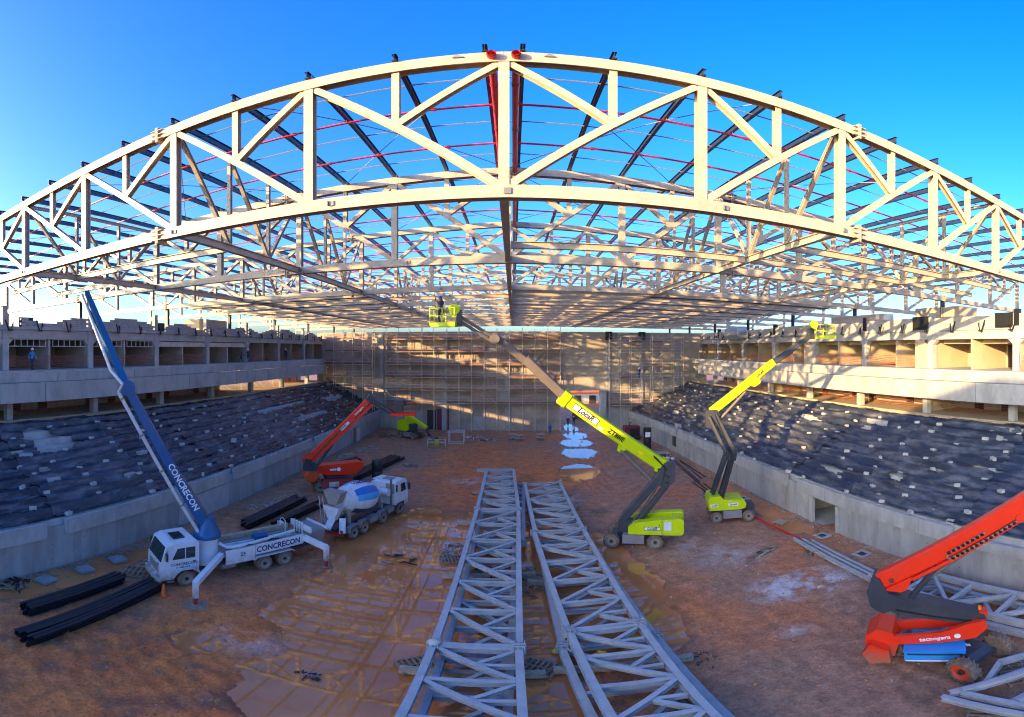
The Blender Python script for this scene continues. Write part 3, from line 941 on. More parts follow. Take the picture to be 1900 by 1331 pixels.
    E = [4, 13.6, 22.9, 32.1, 41.3, 50.5, 59.7, 68.9, 78.2]
    for a, b in zip(E[:-1], E[1:]):
        part('parapet_panel', MB().bb(X(33.25), X(33.43), a + .03, b - .03, 11.72, 12.5), 'precast', st)
        part('parapet_panel', MB().bb(X(32.2), X(32.4), a - 1.9, b - 1.96, 10.15, 11.75), 'precast', st)
        part('parapet_tread', MB().bb(X(32.4), X(33.42), a + .01, b - .01, 11.5, 11.68), 'precast', st)
    part('soffit', MB().bb(X(32.42), X(33.44), 4, 78, 10.9, 11.1), 'concrete', st)
    # private boxes
    part('rear_wall', MB().bb(X(41.0), X(41.2), 4, 81.9, 12.68, 16.2), 'plaster' if s < 0 else 'plaster_warm', st)
    part('roof_slab', MB().bb(X(34.7), X(52), 4, 81.9, 16.2, 16.45), 'concrete', st)
    wm = 'plaster' if s < 0 else 'plaster_warm'
    for j, y in enumerate(COLY):
        c = part('column', MB().bb(X(34.75), X(35.4), y - .3, y + .3, 12.68, 16.19), 'concrete', st)
        for e in (-1, 1):
            part('haunch', MB().prism([(0, 0), (.45, .45), (0, .45)], (X(35.05), y + e * .3, 14.9), (0, e, 0), (0, 0, 1), (1, 0, 0), .5), 'concrete', c)
        part('partition', MB().bb(X(35.42), X(40.98), y - .1, y + .1, 12.68, 16.19), wm, st)
        if j < len(COLY) - 1:
            ym = (y + COLY[j + 1]) / 2
            part('partition', MB().bb(X(35.0), X(40.98), ym - .1, ym + .1, 12.68, 15.38), wm, st)
            part('box_beam', MB().bb(X(34.85), X(35.3), y + .31, COLY[j + 1] - .31, 15.4, 16.19), 'concrete', st)
            if s < 0:
                for q in range(2):
                    part('doorway', MB().bb(X(40.9), X(40.99), y + .8 + q * 4.6, y + 2.6 + q * 4.6, 12.7, 14.9), 'doorway_shade', st)  # shaded door opening painted as a dark panel
            else:
                part('doorway', MB().bb(X(40.9), X(40.99), y + 3.3, y + 4.2, 12.7, 14.9), 'doorway_shade', st)
            if s < 0 and j in (0, 1, 2):
                for h in range(2):
                    ya = (y if h == 0 else ym) + .36
                    yb = (ym if h == 0 else COLY[j + 1]) - .36
                    fr = part('transom', MB().bb(X(35.0), X(35.1), ya, yb, 14.72, 14.79).bb(X(35.0), X(35.1), ya, yb, 15.32, 15.39), 'frame_white', st)
                    for k in range(7):
                        yk = ya + .03 + (yb - ya - .06) * k / 6
                        part('mullion', MB().bb(X(35.02), X(35.08), yk - .03, yk + .03, 14.79, 15.32), 'frame_white', fr)
                    part('shade_panel', MB().bb(X(36.2), X(36.25), ya, yb, 14.8, 15.38), 'opening_shade', fr)  # dark sheet standing in for the shade behind the transoms
            if s < 0 and j in (3, 4):
                part('awning', MB().bb(X(34.9), X(35.05), y + .4, COLY[j + 1] - .4, 14.75, 15.3), 'awning', st)
            if s > 0:
                part('header', MB().bb(X(36.5), X(36.7), y + .31, COLY[j + 1] - .31, 15.0, 15.38), 'plaster_warm', st)
        if s > 0 and j in (2, 4):
            part('side_wall', MB().bb(X(34.8), X(35.0), y + .31, y + 1.9, 12.68, 15.38), 'plaster_warm', st)
    # wall on top of the boxes
    if s < 0:
        for j in range(len(COLY) - 1):
            a, b = COLY[j] + .35, COLY[j + 1] - .35
            nb = int((b - a) / .4)
            mb = MB()
            for c in range(7):
                z = 16.22 + c * .2
                for k in range(nb):
                    f = k / nb
                    lim = 6.4 - 2.2 * abs(f - .35) * 2 + 1.2 * math.sin(j * 2.3 + f * 5) if j % 2 == 0 else 4.2 + 1.6 * math.sin(j * 1.7 + f * 7)
                    if f < .1 and j in (1, 3): lim = 0
                    if c > lim: continue
                    off = .2 if c % 2 else 0
                    mb.box((X(35.0), a + .2 + k * .4 + off * .95, z + .095), (.19 + random.uniform(-.01, .015), .385, .188))
            part('block_courses', mb, 'block', st, kind='stuff', label='rough unfinished courses of grey concrete blocks')
            part('column_stub', MB().bb(X(34.85), X(35.3), COLY[j] - .24, COLY[j] + .24, 16.21, 18.2), 'concrete', st)
        for y0, y1, z1, m in ((20.1, 21.6, 17.3, 'plastic_black'), (26.2, 27.2, 17.35, 'timber_pale'), (37.2, 38.6, 17.4, 'plastic_black'), (46.6, 47.6, 17.2, 'plastic_black')):
            part('hoarding', MB().bb(X(35.2), X(35.32), y0, y1, 16.4, z1), m, st)
    else:
        for j in range(len(COLY) - 1):
            a, b = COLY[j], COLY[j + 1]
            part('upper_wall', MB().bb(X(34.9), X(35.1), a + .26, b - .26, 16.21, 17.5 - .1 * (j % 2)), 'plaster', st)
            part('column_stub', MB().bb(X(34.84), X(35.3), a - .25, a + .25, 16.21, 17.9), 'black_steel' if j % 2 else 'concrete', st)
        for y0, y1 in ((18.9, 20.6), (28.0, 29.9)):
            part('hoarding', MB().bb(X(34.7), X(34.82), y0, y1, 16.3, 17.6), 'plastic_black', st)
    # black brackets on the box beam
    k = 0
    for j in range(len(COLY) - 1):
        for fr in (.0, .33, .67):
            y = COLY[j] + fr * 9.15 + .7
            x0 = X(34.82)
            x1 = X(34.2)
            b = MB().bar((x0, y, 16.15), (x0, y, 16.85), .1, .1).bar((x0, y, 16.15), (x1, y - .7, 16.1), .1, .1).bar((x1, y - .7, 16.1), (X(33.9), y - 1.2, 16.95), .1, .1).bar((x0, y, 16.7), (x1, y - .5, 16.15), .07, .07)
            part('bracket', b, 'black_steel', st)
    # black plastic sheeting over the steps
    tx, ty = np.meshgrid(np.linspace(0.028, .992, 133), np.linspace(5, 81.5, 380))
    wx = np.vectorize(lambda q: wall_x(s, q))(ty)
    PX = wx + (SC + s * 33.2 - wx) * tx
    PZ = tarp_z(s, PX, ty)
    hole = fbm(PX * .8, ty * .28, 400 + s, 4, .5) + .05 * np.sin(PX * 6)
    cut2 = np.zeros(PX.shape)
    HOLES = [(-31.6, 19.2, .9, 1.5), (-30.6, 20.3, .8, 1.7), (-30.0, 55, .35, 6.5), (-27.2, 60, .35, 6), (-26, 52, .25, 3), (-29.4, 72, .5, 4)] if s < 0 else [(26.5, 21.2, .3, 1.0), (25.2, 23.4, .3, .8), (27.4, 17.2, .3, 1.4), (24.3, 29.5, .3, 1.6), (26.2, 33, .3, 1.2), (29.5, 40, .4, 2.6), (30.8, 31, .4, 1.5)]
    for cx, cy, rx, ry in HOLES:
        cut2 = np.maximum(cut2, 1.15 - np.hypot((PX - cx) / rx, (ty - cy) / ry) + (hole - .5) * 1.3)
    kp = ~((cut2[:-1, :-1] > .15) & (cut2[1:, 1:] > .15)) & ~(hole[:-1, :-1] > .76)
    YB = [5, 16.5, 25.5, 34.0, 45.5, 56.0, 69.0, 81.5]
    for q in range(7):
        e0 = YB[q] + 1.1 * (fbm(PX * .9, PX * 0 + q * 3.1, 611, 3) - .5) - (.35 if q else 9)
        e1 = YB[q + 1] + 1.1 * (fbm(PX * .9, PX * 0 + (q + 1) * 3.1, 611, 3) - .5) + (.35 if q < 6 else 9)
        own = (ty >= e0) & (ty <= e1)
        k3 = kp & own[:-1, :-1]
        rows = np.where(k3.any(1))[0]
        r0, r1 = rows[0], rows[-1] + 1
        cy = (YB[q] + YB[q + 1]) / 2
        lift = .05 * (q % 2) + .06 * np.clip(1 - np.minimum(np.abs(ty - e0), np.abs(ty - e1)) * 2.5, 0, 1) * (q % 2)
        o = grid_mesh('tarpaulin', (PX - X(29))[r0:r1 + 1], (ty - cy)[r0:r1 + 1], (PZ + lift - 5)[r0:r1 + 1], ('tarp_worn' if q % 3 == 1 else 'tarp' if s < 0 else 'tarp_dusty'), k3[r0:r1])
        o.location = (X(29), cy, 5)
        tag(o, 'wrinkled black plastic sheet over the %s seating steps, %s sheet from the near end' % (side, ORD[q]), 'tarpaulin', 'black sheets over the seating steps')
    # blocks weighing the sheeting down
    if s < 0:
        bm0 = MB().box((0, 0, .095), (.19, .39, .19)).mesh('concrete_block', 'block_grey')
    m5 = MB()
    for yb in (-.17, 0, .17): m5.box((0, yb, .095), (.1, .05, .17))
    m5.box((-.08, 0, .095), (.05, .39, .19)).box((.08, 0, .095), (.05, .39, .19))
    hollow = m5.mesh('concrete_block', 'block_pale')
    cnt = 0
    for i in range(NR - 1):
        y = 10.0 + random.random() * 2
        nth = 0
        while y < 79:
            gap = random.uniform(1.9, 6.2) if s > 0 else random.uniform(2.4, 7.5)
            if y > 55: gap *= 1.15
            x = seat_x(s, y, (i + random.uniform(.1, .62)) / NR)
            if cnt < 210 and random.random() < .9:
                z = float(tarp_z(s, np.array([x]), np.array([y]))[0])
                b = bpy.data.objects.new('concrete_block', hollow if (s > 0 or random.random() < .3) else bm0)
                COL.objects.link(b)
                b.location = (x, y, z - .01)
                b.rotation_euler = (random.uniform(-.12, .12), (random.choice((0, 0, 1.45)) if s > 0 else 0) + random.uniform(-.1, .1), random.uniform(-.7, .7))
                k2 = random.uniform(1.0, 1.25)
                b.scale = (k2, k2, k2)
                tag(b, 'pale concrete block on the %s sheeting, %s row up, %s from the near end' % (side, ORD[i], onum(nth)), 'block', 'blocks on the %s sheeting' % side)
                cnt += 1
                nth += 1
            y += gap
    # safety nets
    for lvl, (xx, zz) in enumerate(((34.2, 12.72), (35.2, 8.55))):
        for j in range(0, 7):
            if (s > 0 and lvl == 0 and j in (1,)) or (s < 0 and lvl == 0 and j in (4,)): continue
            a, b = COLY[j] + .4, COLY[j + 1] - .4
            mb = MB()
            for k in range(7):
                pts = [(X(xx + .7), a + (b - a) * q / 6, zz + .12 + k * .17 + .07 * math.sin(q * 2.1 + j + k * .3) * (k > 0)) for q in range(7)]
                mb.tube(pts, .018, 4)
            for q in range(0, 13):
                yq = a + (b - a) * q / 12
                mb.tube([(X(xx + .7), yq, zz + .05), (X(xx + .7), yq, zz + 1.2)], .009, 3)
            solo('safety_net', mb, 'net', 'orange red safety netting in the %s bay of the %s %s' % (ORD[j], side, ('box level', 'lower concourse')[lvl]), 'netting', (X(xx + .7), (a + b) / 2, zz), 'orange safety nets')

# ================================================================== END WALL, GATE AND OUTSIDE
ew = thing('end_wall', 'tall concrete block end wall closing the arena, dappled with sunlight', 'wall', (0, 82, 0))
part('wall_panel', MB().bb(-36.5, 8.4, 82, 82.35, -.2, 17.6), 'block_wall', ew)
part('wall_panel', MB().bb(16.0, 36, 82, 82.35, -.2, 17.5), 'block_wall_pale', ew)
part('lintel_wall', MB().bb(8.4, 16.0, 82.01, 82.34, 7.4, 17.55), 'block_wall_pale', ew)
part('gate_beam', MB().bb(8.2, 16.4, 81.85, 82.0, 7.1, 7.6), 'concrete', ew)
for x in (-23.6, -12.2, -1.0):
    part('pilaster', MB().bb(x - .35, x + .35, 81.75, 82, -.2, 17.5), 'concrete', ew)
for x in (16.9, 23.0, 30):
    part('pilaster', MB().bb(x - .35, x + .35, 81.75, 82, -.2, 16.0), 'concrete', ew)
for x in (16.9, 23.0):
    part('loudspeaker', MB().bb(x - .6, x + .6, 81.2, 81.7, 16.1, 17.6), 'plastic_black', ew)
part('ledge', MB().bb(-36, 8.3, 81.8, 82, 4.6, 4.9), 'concrete', ew)
for x0, x1, z1, m in ((-17.3, -15.9, 3.4, 'grey_paint'), (-15.2, -13.6, 3.6, 'opening_shade'), (-13.4, -11.3, 3.8, 'maroon'), (-7, -5, 2.6, 'concrete')):
    part('doorway', MB().bb(x0, x1, 81.86, 81.98, 0, z1), m, ew)  # the near-black one is a panel imitating a shaded opening
part('return_wall', MB().bb(15.4, 20.4, 80.6, 80.9, -.2, 4.3), 'concrete', ew)
part('gate_pillar', MB().bb(15.2, 16.1, 79.6, 81.8, -.2, 7.2), 'concrete', ew)
rw = solo('rear_sun_blocker', MB().bb(-62, -36.2, -20, 3.98, -.2, 17.7), 'wall_concrete', 'plain unseen block added behind the near left corner to stop low sun', None, (-50, -8, 0), kind='structure')  # added out of view to keep low sun off the floor and right wall
rw2 = solo('tall_sun_blocker', MB().bb(-62, -47, -60, -30, -.2, 28.8).bb(-62, -47, -29.98, -20.02, -.2, 25), 'wall_concrete', 'taller unseen block added behind the near left corner to shade the right gallery', None, (-55, -40, 0), kind='structure')  # added out of view, height set for its shadow on the right gallery

tb = thing('warehouse', 'low white building with an orange fascia seen through the gate', 'building', (14, 122, 0))
part('wall', MB().bb(-2, 40, 122, 134, 0, 2.7), 'truck_white', tb)
part('fascia', MB().bb(-2.2, 40.2, 121.8, 121.99, 2.7, 4.7), 'orange_sign', tb)
part('roof', MB().bb(-2.3, 40.3, 121.7, 134.2, 4.7, 4.9), 'truck_grime', tb)
for x in (8, 12, 16, 20): part('doorway', MB().bb(x, x + 1.8, 121.9, 121.99, 0, 2.2), 'doorway_shade', tb)
tr = thing('tractor', 'dark red site vehicle parked outside beyond the gate', 'tractor', (14.6, 96, 0))
part('body', MB().bb(13.2, 15.6, 95, 97.4, .7, 1.9), 'maroon', tr)
part('cab', MB().prism([(0, 0), (1.2, 0), (1.0, 1.2), (.2, 1.2)], (14.0, 96.2, 1.9), (1, 0, 0), (0, 0, 1), (0, 1, 0), 1.4), 'glass', tr)
part('bonnet', MB().bb(12.3, 13.2, 95.4, 97, .8, 1.6), 'maroon', tr)
for x in (12.8, 15.2):
    for y in (94.85, 97.5):
        part('wheel', MB().lathe((x, y - .15, .5), (0, 1, 0), [(0, .35), (.03, .5), (.27, .5), (.3, .35)], 14), 'tyre', tr, True)

def scaffold(name, label, xs, y, levels, ztop, planks):
    t = thing(name, label, 'scaffolding', ((xs[0] + xs[-1]) / 2, y, 0))
    for d in (0, 1.1):
        for x in xs:
            part('upright', MB().tube([(x, y + d, 0), (x, y + d, ztop + random.uniform(0, .9))], .045, 5), 'scaf_tube', t)
    for k, z in enumerate(levels):
        for d in (0, 1.1):
            part('ledger', MB().tube([(xs[0], y + d, z), (xs[-1], y + d, z)], .04, 5), 'scaf_tube', t)
        for dz in (.5, 1.0):
            part('guard_rail', MB().tube([(xs[0], y - .04, z + dz), (xs[-1], y - .04, z + dz)], .034, 5), 'scaf_tube', t)
        for x in xs:
            part('transom', MB().tube([(x, y, z - .05), (x, y + 1.1, z - .05)], .024, 4), 'scaf_tube', t)
        for a, b in zip(xs[:-1], xs[1:]):
            if random.random() < planks:
                part('plank', MB().bb(a + .03, b - .03, y + .05, y + 1.05, z + .03, z + .12), 'scaf_plank', t)
                if random.random() < .85:
                    part('toe_board', MB().bb(a + .03, b - .03, y + .02, y + .05, z + .125, z + .36), 'scaf_plank', t)
                if random.random() < .5:
                    part('debris_net', MB().bb(a + .04, b - .04, y + 1.07, y + 1.08, z + .1, z + 1.15), 'scaf_net', t)
    for i in range(0, len(xs) - 1, 4):
        for k, z in enumerate(levels[:-1]):
            p, q = (xs[i], xs[i + 1]) if k % 2 else (xs[i + 1], xs[i])
            part('brace', MB().tube([(p, y - .06, z), (q, y - .06, levels[k + 1])], .024, 4), 'scaf_tube', t)
            if i in (8, 16):
                part('ladder', MB().tube([(p + .3, y + .3, z), (p + .3, y + .3, levels[k + 1])], .03, 4).tube([(p + .7, y + .3, z), (p + .7, y + .3, levels[k + 1])], .03, 4), 'scaf_tube', t)
    return t
LV = [5.0, 7.25, 9.5, 11.75, 14.0, 16.2]
scaffold('scaffold', 'long tube scaffold with brown plank decks in front of the left end wall', [-22.6 + 2.2 * k for k in range(15)], 80.5, LV, 17.6, .95)
scaffold('scaffold', 'tube scaffold in the corner above the end of the left seating', [-33.6 + 1.85 * k for k in range(6)], 78.6, [7.25, 9.5, 11.75, 14.0, 16.2], 17.3, .95)
scaffold('scaffold', 'thin sunlit scaffold on the right of the gate against the end wall', [16.6 + 1.95 * k for k in range(8)], 79.4, [4.6, 6.9, 9.3, 11.6, 13.9, 15.6], 16.4, .38)

# ================================================================== VEHICLES
def wheel(par, c, axle, r, w, rim='rim', lugs=0, out=1, name='wheel', hubm='hub'):
    """c: centre of the wheel, axle: outward direction"""
    c, a = V(c), unit(axle)
    mb = MB().lathe(c - a * w / 2, a, [(0, r * .66), (0, r * .86), (w * .12, r * .97), (w * .3, r), (w * .7, r), (w * .88, r * .97), (w, r * .86), (w, r * .66), (w * .8, r * .63), (w * .5, r * .6)], 26)
    if lugs:
        ref = unit(a.cross(V((0, 0, 1))))
        for k in range(lugs):
            for sd in (-1, 1):
                t = 2 * math.pi * (k + (.5 if sd > 0 else 0)) / lugs
                dr = ref * math.cos(t) + V((0, 0, 1)) * math.sin(t)
                tn = ref * -math.sin(t) + V((0, 0, 1)) * math.cos(t)
                p = c + a * sd * w * .5 + dr * r * .97 - tn * .05
                q = c + a * sd * w * .04 + dr * r * 1.0 + tn * .06
                mb.bar(p, q, .07, .07, dr)
    o = part(name, mb, 'tyre', par, True)
    part('rim', MB().lathe(c, a, [(w * .1, r * .64), (w * .36, r * .64), (w * .44, r * .69), (w * .47, r * .62), (w * .26, r * .52), (w * .22, r * .2)], 22), rim, o, True)
    part('hub', MB().lathe(c, a, [(w * .2, r * .22), (w * .46, r * .2), (w * .48, r * .12)], 12), hubm, o, True)
    return o

def beam8(mb, p, q, w, h, up=(0, 0, 1), c=.18, w2=None, h2=None):
    p, q, a, sd, u = mb.frame(p, q, up)
    def ring(o, w, h):
        k = c * min(w, h)
        return [o + sd * x + u * y for x, y in ((-w / 2 + k, -h / 2), (w / 2 - k, -h / 2), (w / 2, -h / 2 + k), (w / 2, h / 2 - k), (w / 2 - k, h / 2), (-w / 2 + k, h / 2), (-w / 2, h / 2 - k), (-w / 2, -h / 2 + k))]
    vs = ring(p, w, h) + ring(q, w2 or w, h2 or h)
    return mb.add(vs, [tuple(range(7, -1, -1)), tuple(range(8, 16))] + [(i, (i + 1) % 8, 8 + (i + 1) % 8, 8 + i) for i in range(8)])

def frameM(o, f, l):
    """matrix with x along f, y along l"""
    f, l = V(f), V(l)
    z = f.cross(l)
    return Matrix(((f.x, l.x, z.x, o[0]), (f.y, l.y, z.y, o[1]), (f.z, l.z, z.z, o[2]), (0, 0, 0, 1)))
def Vd(x, y): return unit((x, y, 0))

def basket(t, o, ux, uy, L, Wd, m, hgt=1.1, toe='lime'):
    """work platform: floor corner o, long side ux, short side uy"""
    o, ux, uy = V(o), unit(ux), unit(uy)
    Z = V((0, 0, 1))
    M = Matrix(((ux.x, uy.x, 0, o.x), (ux.y, uy.y, 0, o.y), (ux.z, uy.z, 1, o.z), (0, 0, 0, 1)))
    b = part('platform', MB(M).bb(0, L, 0, Wd, -.08, .04).bb(0, L, -.02, .02, .04, .2).bb(0, L, Wd - .02, Wd + .02, .04, .2).bb(-.02, .02, .02, Wd - .02, .04, .2).bb(L - .02, L + .02, .02, Wd - .02, .04, .2), toe, t)
    for z in (.6, hgt):
        part('rail', MB(M).tube([(0, 0, z), (L, 0, z), (L, Wd, z), (0, Wd, z), (0, 0, z)], .03, 6), m, b)
    for x, y in ((0, 0), (L / 2, 0), (L, 0), (0, Wd), (L / 2, Wd), (L, Wd)):
        part('rail_post', MB(M).tube([(x, y, 0), (x, y, hgt)], .035, 6), m, b)
    part('control_box', MB(M).box((L * .5, Wd * .75, hgt - .05), (.5, .3, .35)), 'dark_paint', b)
    return b

# ---- concrete pump truck ------------------------------------------------------
O = (-17.81, 20.57, 0.03)
fw, nr = Vd(-.483, -.876), Vd(.876, -.483)
M = frameM(O, fw, nr)
P = lambda x, y, z: M @ V((x, y, z))
pt = thing('concrete_pump_truck', 'white concrete pump truck with a raised blue placing boom and outriggers down', 'truck', O)
part('chassis', MB(M).bb(-9.0, .9, -.45, .45, .62, .92).bb(-8.7, -1.6, -.95, .95, .9, 1.05), 'dark_paint', pt)
for x in (0.0, -5.05, -6.5):
    for sd in (-1, 1):
        if x < -1:
            wheel(pt, P(x, sd * .82, .52), nr * sd, .52, .28)
        wheel(pt, P(x, sd * 1.12, .52), nr * sd, .54, .3)
prof = [(-.75, .95), (-.75, 2.95), (-.6, 3.05), (.75, 3.0), (1.15, 2.85), (1.5, 1.75), (1.55, .62), (.75, .62), (.62, 1.0), (.3, 1.22), (-.3, 1.22), (-.62, 1.0)]
cab = part('cab', MB(M).prism(prof, (0, 0, 0), (1, 0, 0), (0, 0, 1), (0, 1, 0), 2.42), 'truck_white', pt)
part('windscreen', MB(M).prism([(0, 0), (1, 0), (.93, 1), (.07, 1)], (1.485, -1.1, 1.86), (0, 2.2, 0), (-.3, 0, .92), (.95, 0, .31), .05), 'glass', cab)
for sd in (-1, 1):
    dr = part('door', MB(M).prism([(-.62, 1.2), (-.62, 2.88), (.62, 2.86), (1.0, 1.9), (1.05, 1.25)], (0, sd * 1.215, 0), (1, 0, 0), (0, 0, 1), (0, 1, 0), .03), 'truck_white', cab)
    part('side_window', MB(M).prism([(-.5, 1.98), (-.5, 2.7), (.05, 2.7), (.05, 1.98)], (0, sd * 1.235, 0), (1, 0, 0), (0, 0, 1), (0, 1, 0), .02), 'glass', dr)
    part('side_window', MB(M).prism([(.12, 1.98), (.12, 2.7), (.55, 2.68), (.86, 1.98)], (0, sd * 1.235, 0), (1, 0, 0), (0, 0, 1), (0, 1, 0), .02), 'glass', dr)
    part('handle', MB(M).box((-.45, sd * 1.25, 1.75), (.16, .04, .05)), 'dark_paint', dr)
    part('mirror', MB(M).box((1.25, sd * 1.45, 2.3), (.1, .22, .5)).tube([(1.1, sd * 1.2, 2.6), (1.25, sd * 1.45, 2.6)], .02, 5), 'dark_paint', cab)
    part('fender', MB(M).prism([(-.85, .75), (-.72, 1.05), (-.35, 1.3), (.35, 1.3), (.72, 1.05), (.85, .75), (.78, .75), (.6, 1.0), (.3, 1.2), (-.3, 1.2), (-.6, 1.0), (-.78, .75)], (0, sd * 1.1, 0), (1, 0, 0), (0, 0, 1), (0, 1, 0), .46), 'truck_white', cab)
    part('headlight', MB(M).box((1.6, sd * .9, .85), (.06, .35, .2)), 'foil', cab)
part('bumper', MB(M).box((1.62, 0, .62), (.22, 2.5, .34)), 'truck_white', cab)
for k in range(4): part('grille_bar', MB(M).box((1.55, 0, 1.1 + k * .14), (.05, 1.5, .05)), 'truck_grime', cab)
part('step', MB(M).box((.95, 1.1, .48), (.4, .3, .06)), 'chassis_grey', cab)
part('roof_hatch', MB(M).bb(-.15, .55, -.5, .5, 3.03, 3.1), 'glass', cab)
text('CONCRECON', .25, P(.17, 1.236, 1.62), -fw, (0, 0, 1), 'ink_blue', cab, .006)
text('71 3462 9377', .15, P(.22, 1.236, 1.4), -fw, (0, 0, 1), 'ink_blue', cab, .006)
text('23', .26, P(1.545, .75, 1.62), -nr, (0, 0, 1), 'ink_blue', cab, .006)
# deck with lettered side panels
for sd in (-1, 1):
    sp = part('side_panel', MB(M).bb(-7.9, -4.4, sd * 1.14, sd * 1.22, 1.32, 2.0), 'truck_white', pt)
    part('side_panel', MB(M).bb(-4.37, -2.45, sd * 1.12, sd * 1.21, .98, 1.96), 'truck_white', pt)
    part('wheel_guard', MB(M).prism([(-7.25, .95), (-7.0, 1.15), (-4.5, 1.15), (-4.25, .95), (-4.35, .95), (-4.55, 1.08), (-6.95, 1.08), (-7.15, .95)], (0, sd * 1.05, 0), (1, 0, 0), (0, 0, 1), (0, 1, 0), .5), 'truck_white', pt)
    if sd > 0:
        text('CONCRECON', .56, P(-6.05, 1.226, 1.64), -fw, (0, 0, 1), 'ink_blue', sp, .006, sx=.88)
        text('23', .36, P(-3.55, 1.216, 1.55), -fw, (0, 0, 1), 'ink_blue', sp, .006)
part('deck', MB(M).bb(-8.2, -2.3, -1.1, 1.1, 1.5, 1.6), 'truck_grime', pt)
part('deck_rail', MB(M).bb(-8.1, -2.4, -1.1, -.85, 1.6, 2.1), 'timber_pale', pt)
part('deck_rail', MB(M).bb(-8.1, -2.9, .95, 1.1, 1.6, 1.98), 'truck_grime', pt)
part('delivery_pipe', MB(M).tube([(-2.3, .5, 2.3), (-2.7, .85, 2.05), (-3.4, .95, 2.05), (-5.5, .8, 2.1), (-7.8, .3, 2.0)], .11, 10), 'pipe_white', pt, True)
for k, yy2 in enumerate((-.45, -.1, .25)):
    part('material_cylinder', MB(M).tube([(-3.0, yy2, 1.78), (-7.6, yy2, 1.74)], .1, 8), 'pipe_white' if k else 'truck_grime', pt, True)
part('water_box', MB(M).lathe((-5.9, -.1, 1.95), (1, 0, 0), [(0, .24), (.9, .24)], 14), 'boom_blue', pt, True)
part('ladder_hoop', MB(M).tube([(-7.5, -.9, 1.6), (-7.5, -.9, 2.6), (-7.5, -.6, 2.75), (-7.5, -.3, 2.6), (-7.5, -.3, 1.6)], .03, 6), 'pipe_white', pt, True)
hop = part('hopper', MB(M).prism([(-1, .9), (1, .9), (.75, -.2), (-.75, -.2)], (-9.2, 0, 1.0), (0, 1, 0), (0, 0, 1), (1, 0, 0), 1.3), 'truck_grime', pt)
part('hopper_rim', MB(M).bb(-9.95, -9.85, -1.15, 1.15, 1.88, 2.05).bb(-8.6, -8.5, -1.15, 1.15, 1.88, 2.3), 'truck_white', hop)
for k in range(4): part('valve', MB(M).tube([(-8.45, -.6 + k * .3, 1.6), (-8.45, -.6 + k * .3, 2.45)], .07, 7), 'pipe_white', hop, True)
part('turret', MB(M).lathe((-1.75, 0, 1.0), (0, 0, 1), [(0, .95), (.3, .9), (.6, .68), (1.75, .68), (1.8, .7)], 22), 'truck_white', pt, True)
part('tank', MB(M).lathe((-3.2, .7, .75), (1, 0, 0), [(0, .28), (.9, .28)], 14), 'chassis_grey', pt, True)
# outriggers
for (x0, y0), (fx, fy), zt in (((-2.2, 1.05), (.45, 3.6), 1.75), ((-8.0, 1.0), (-8.35, 3.0), 1.75), ((-2.2, -1.05), (.2, -3.0), 1.75), ((-8.0, -1.0), (-8.6, -2.7), 1.7)):
    a = part('outrigger', MB(M).bar((x0, y0, zt - .05), (fx, fy, zt - .25), .3, .34).bar((fx, fy, zt - .12), (fx, fy, .55), .26, .26, (1, 0, 0)), 'truck_white', pt)
    part('jack', MB(M).bar((fx, fy, .6), (fx, fy, .06), .17, .17, (1, 0, 0)), 'red_dull', a)
    part('foot', MB(M).box((fx, fy, .07), (.36, .36, .06)), 'truck_white', a)
# blue boom
T0, E1, T1 = P(-1.75, 0, 2.82), V((-20.55, 19.0, 12.2)), V((-24.0, 18.6, 18.2))
part('boom_base', MB().lathe(T0, (0, 0, 1), [(-.1, .85), (.1, .85), (.3, .75), (.9, .5), (1.25, .45)], 20), 'boom_blue', pt, True)
bs = T0 + V((-.15, -.1, .9))
up = (E1 - bs).cross(V((.75, .66, 0)))
b1 = part('boom_section', beam8(MB(), bs, E1, .62, .95, up, .1, .5, .72), 'boom_blue', pt)
ax = unit(E1 - bs)
sdv = unit(V((.75, -.66, 0)))
camd = unit(V((0, 0, 14.5)) - (bs + E1) / 2)
tx = unit(ax.cross(camd))
text('CONCRECON', .52, bs + ax * 2.7 + unit(camd - ax * camd.dot(ax)) * .52, -ax, unit(camd.cross(-ax)), 'ink_white', b1, .01)
b2s = E1 + V((-.1, 0, .1))
part('boom_section', beam8(MB(), b2s, T1, .46, .7, (T1 - b2s).cross(V((.7, .7, 0))), .1, .36, .5), 'boom_blue', pt)
part('boom_section', beam8(MB(), b2s + V((-.35, -.1, .5)), T1 + V((-.5, -.1, -.2)), .2, .28), 'boom_blue', pt, label='thin folded boom section behind the upper boom')
el = part('elbow', MB().lathe(E1 - sdv * .45, sdv, [(0, .46), (.9, .46)], 18), 'boom_blue', pt, True)
off = unit(camd - ax * camd.dot(ax)) * .35 - tx * .62 * (1 if tx.x > 0 else -1)
pa, pb = bs + off + ax * -.3, E1 + off * .95
part('boom_pipe', MB().tube([T0 + off * .4 + V((0, 0, .3)), pa, pb], .11, 10), 'pipe_white', pt, True)
a2 = unit(T1 - b2s)
part('boom_pipe', MB().tube([pb, pb + V((.35, 0, .5)), b2s + off * .8 + a2 * 1.3, T1 + off * .55], .1, 10), 'pipe_white', pt, True)
for f in (.2, .45, .7, .95):
    q = pa + (pb - pa) * f
    part('coupling', MB().tube([q, q + ax * .12], .15, 8), 'rim', pt, True)
    part('pipe_bracket', MB().bar(q, bs + (E1 - bs) * f, .06, .06), 'boom_blue', pt)
part('lift_cylinder', MB().tube([T0 + V((.4, .3, .4)), bs + ax * 3.4 - off * .4], .12, 10), 'boom_grey', pt, True)
solo('outrigger_mat', MB().box(P(.45, 3.6, .02), (1.25, 1.1, .06), .45), 'timber', 'square plywood mat under the front outrigger foot of the pump truck', 'mat', tuple(P(.45, 3.6, 0)))

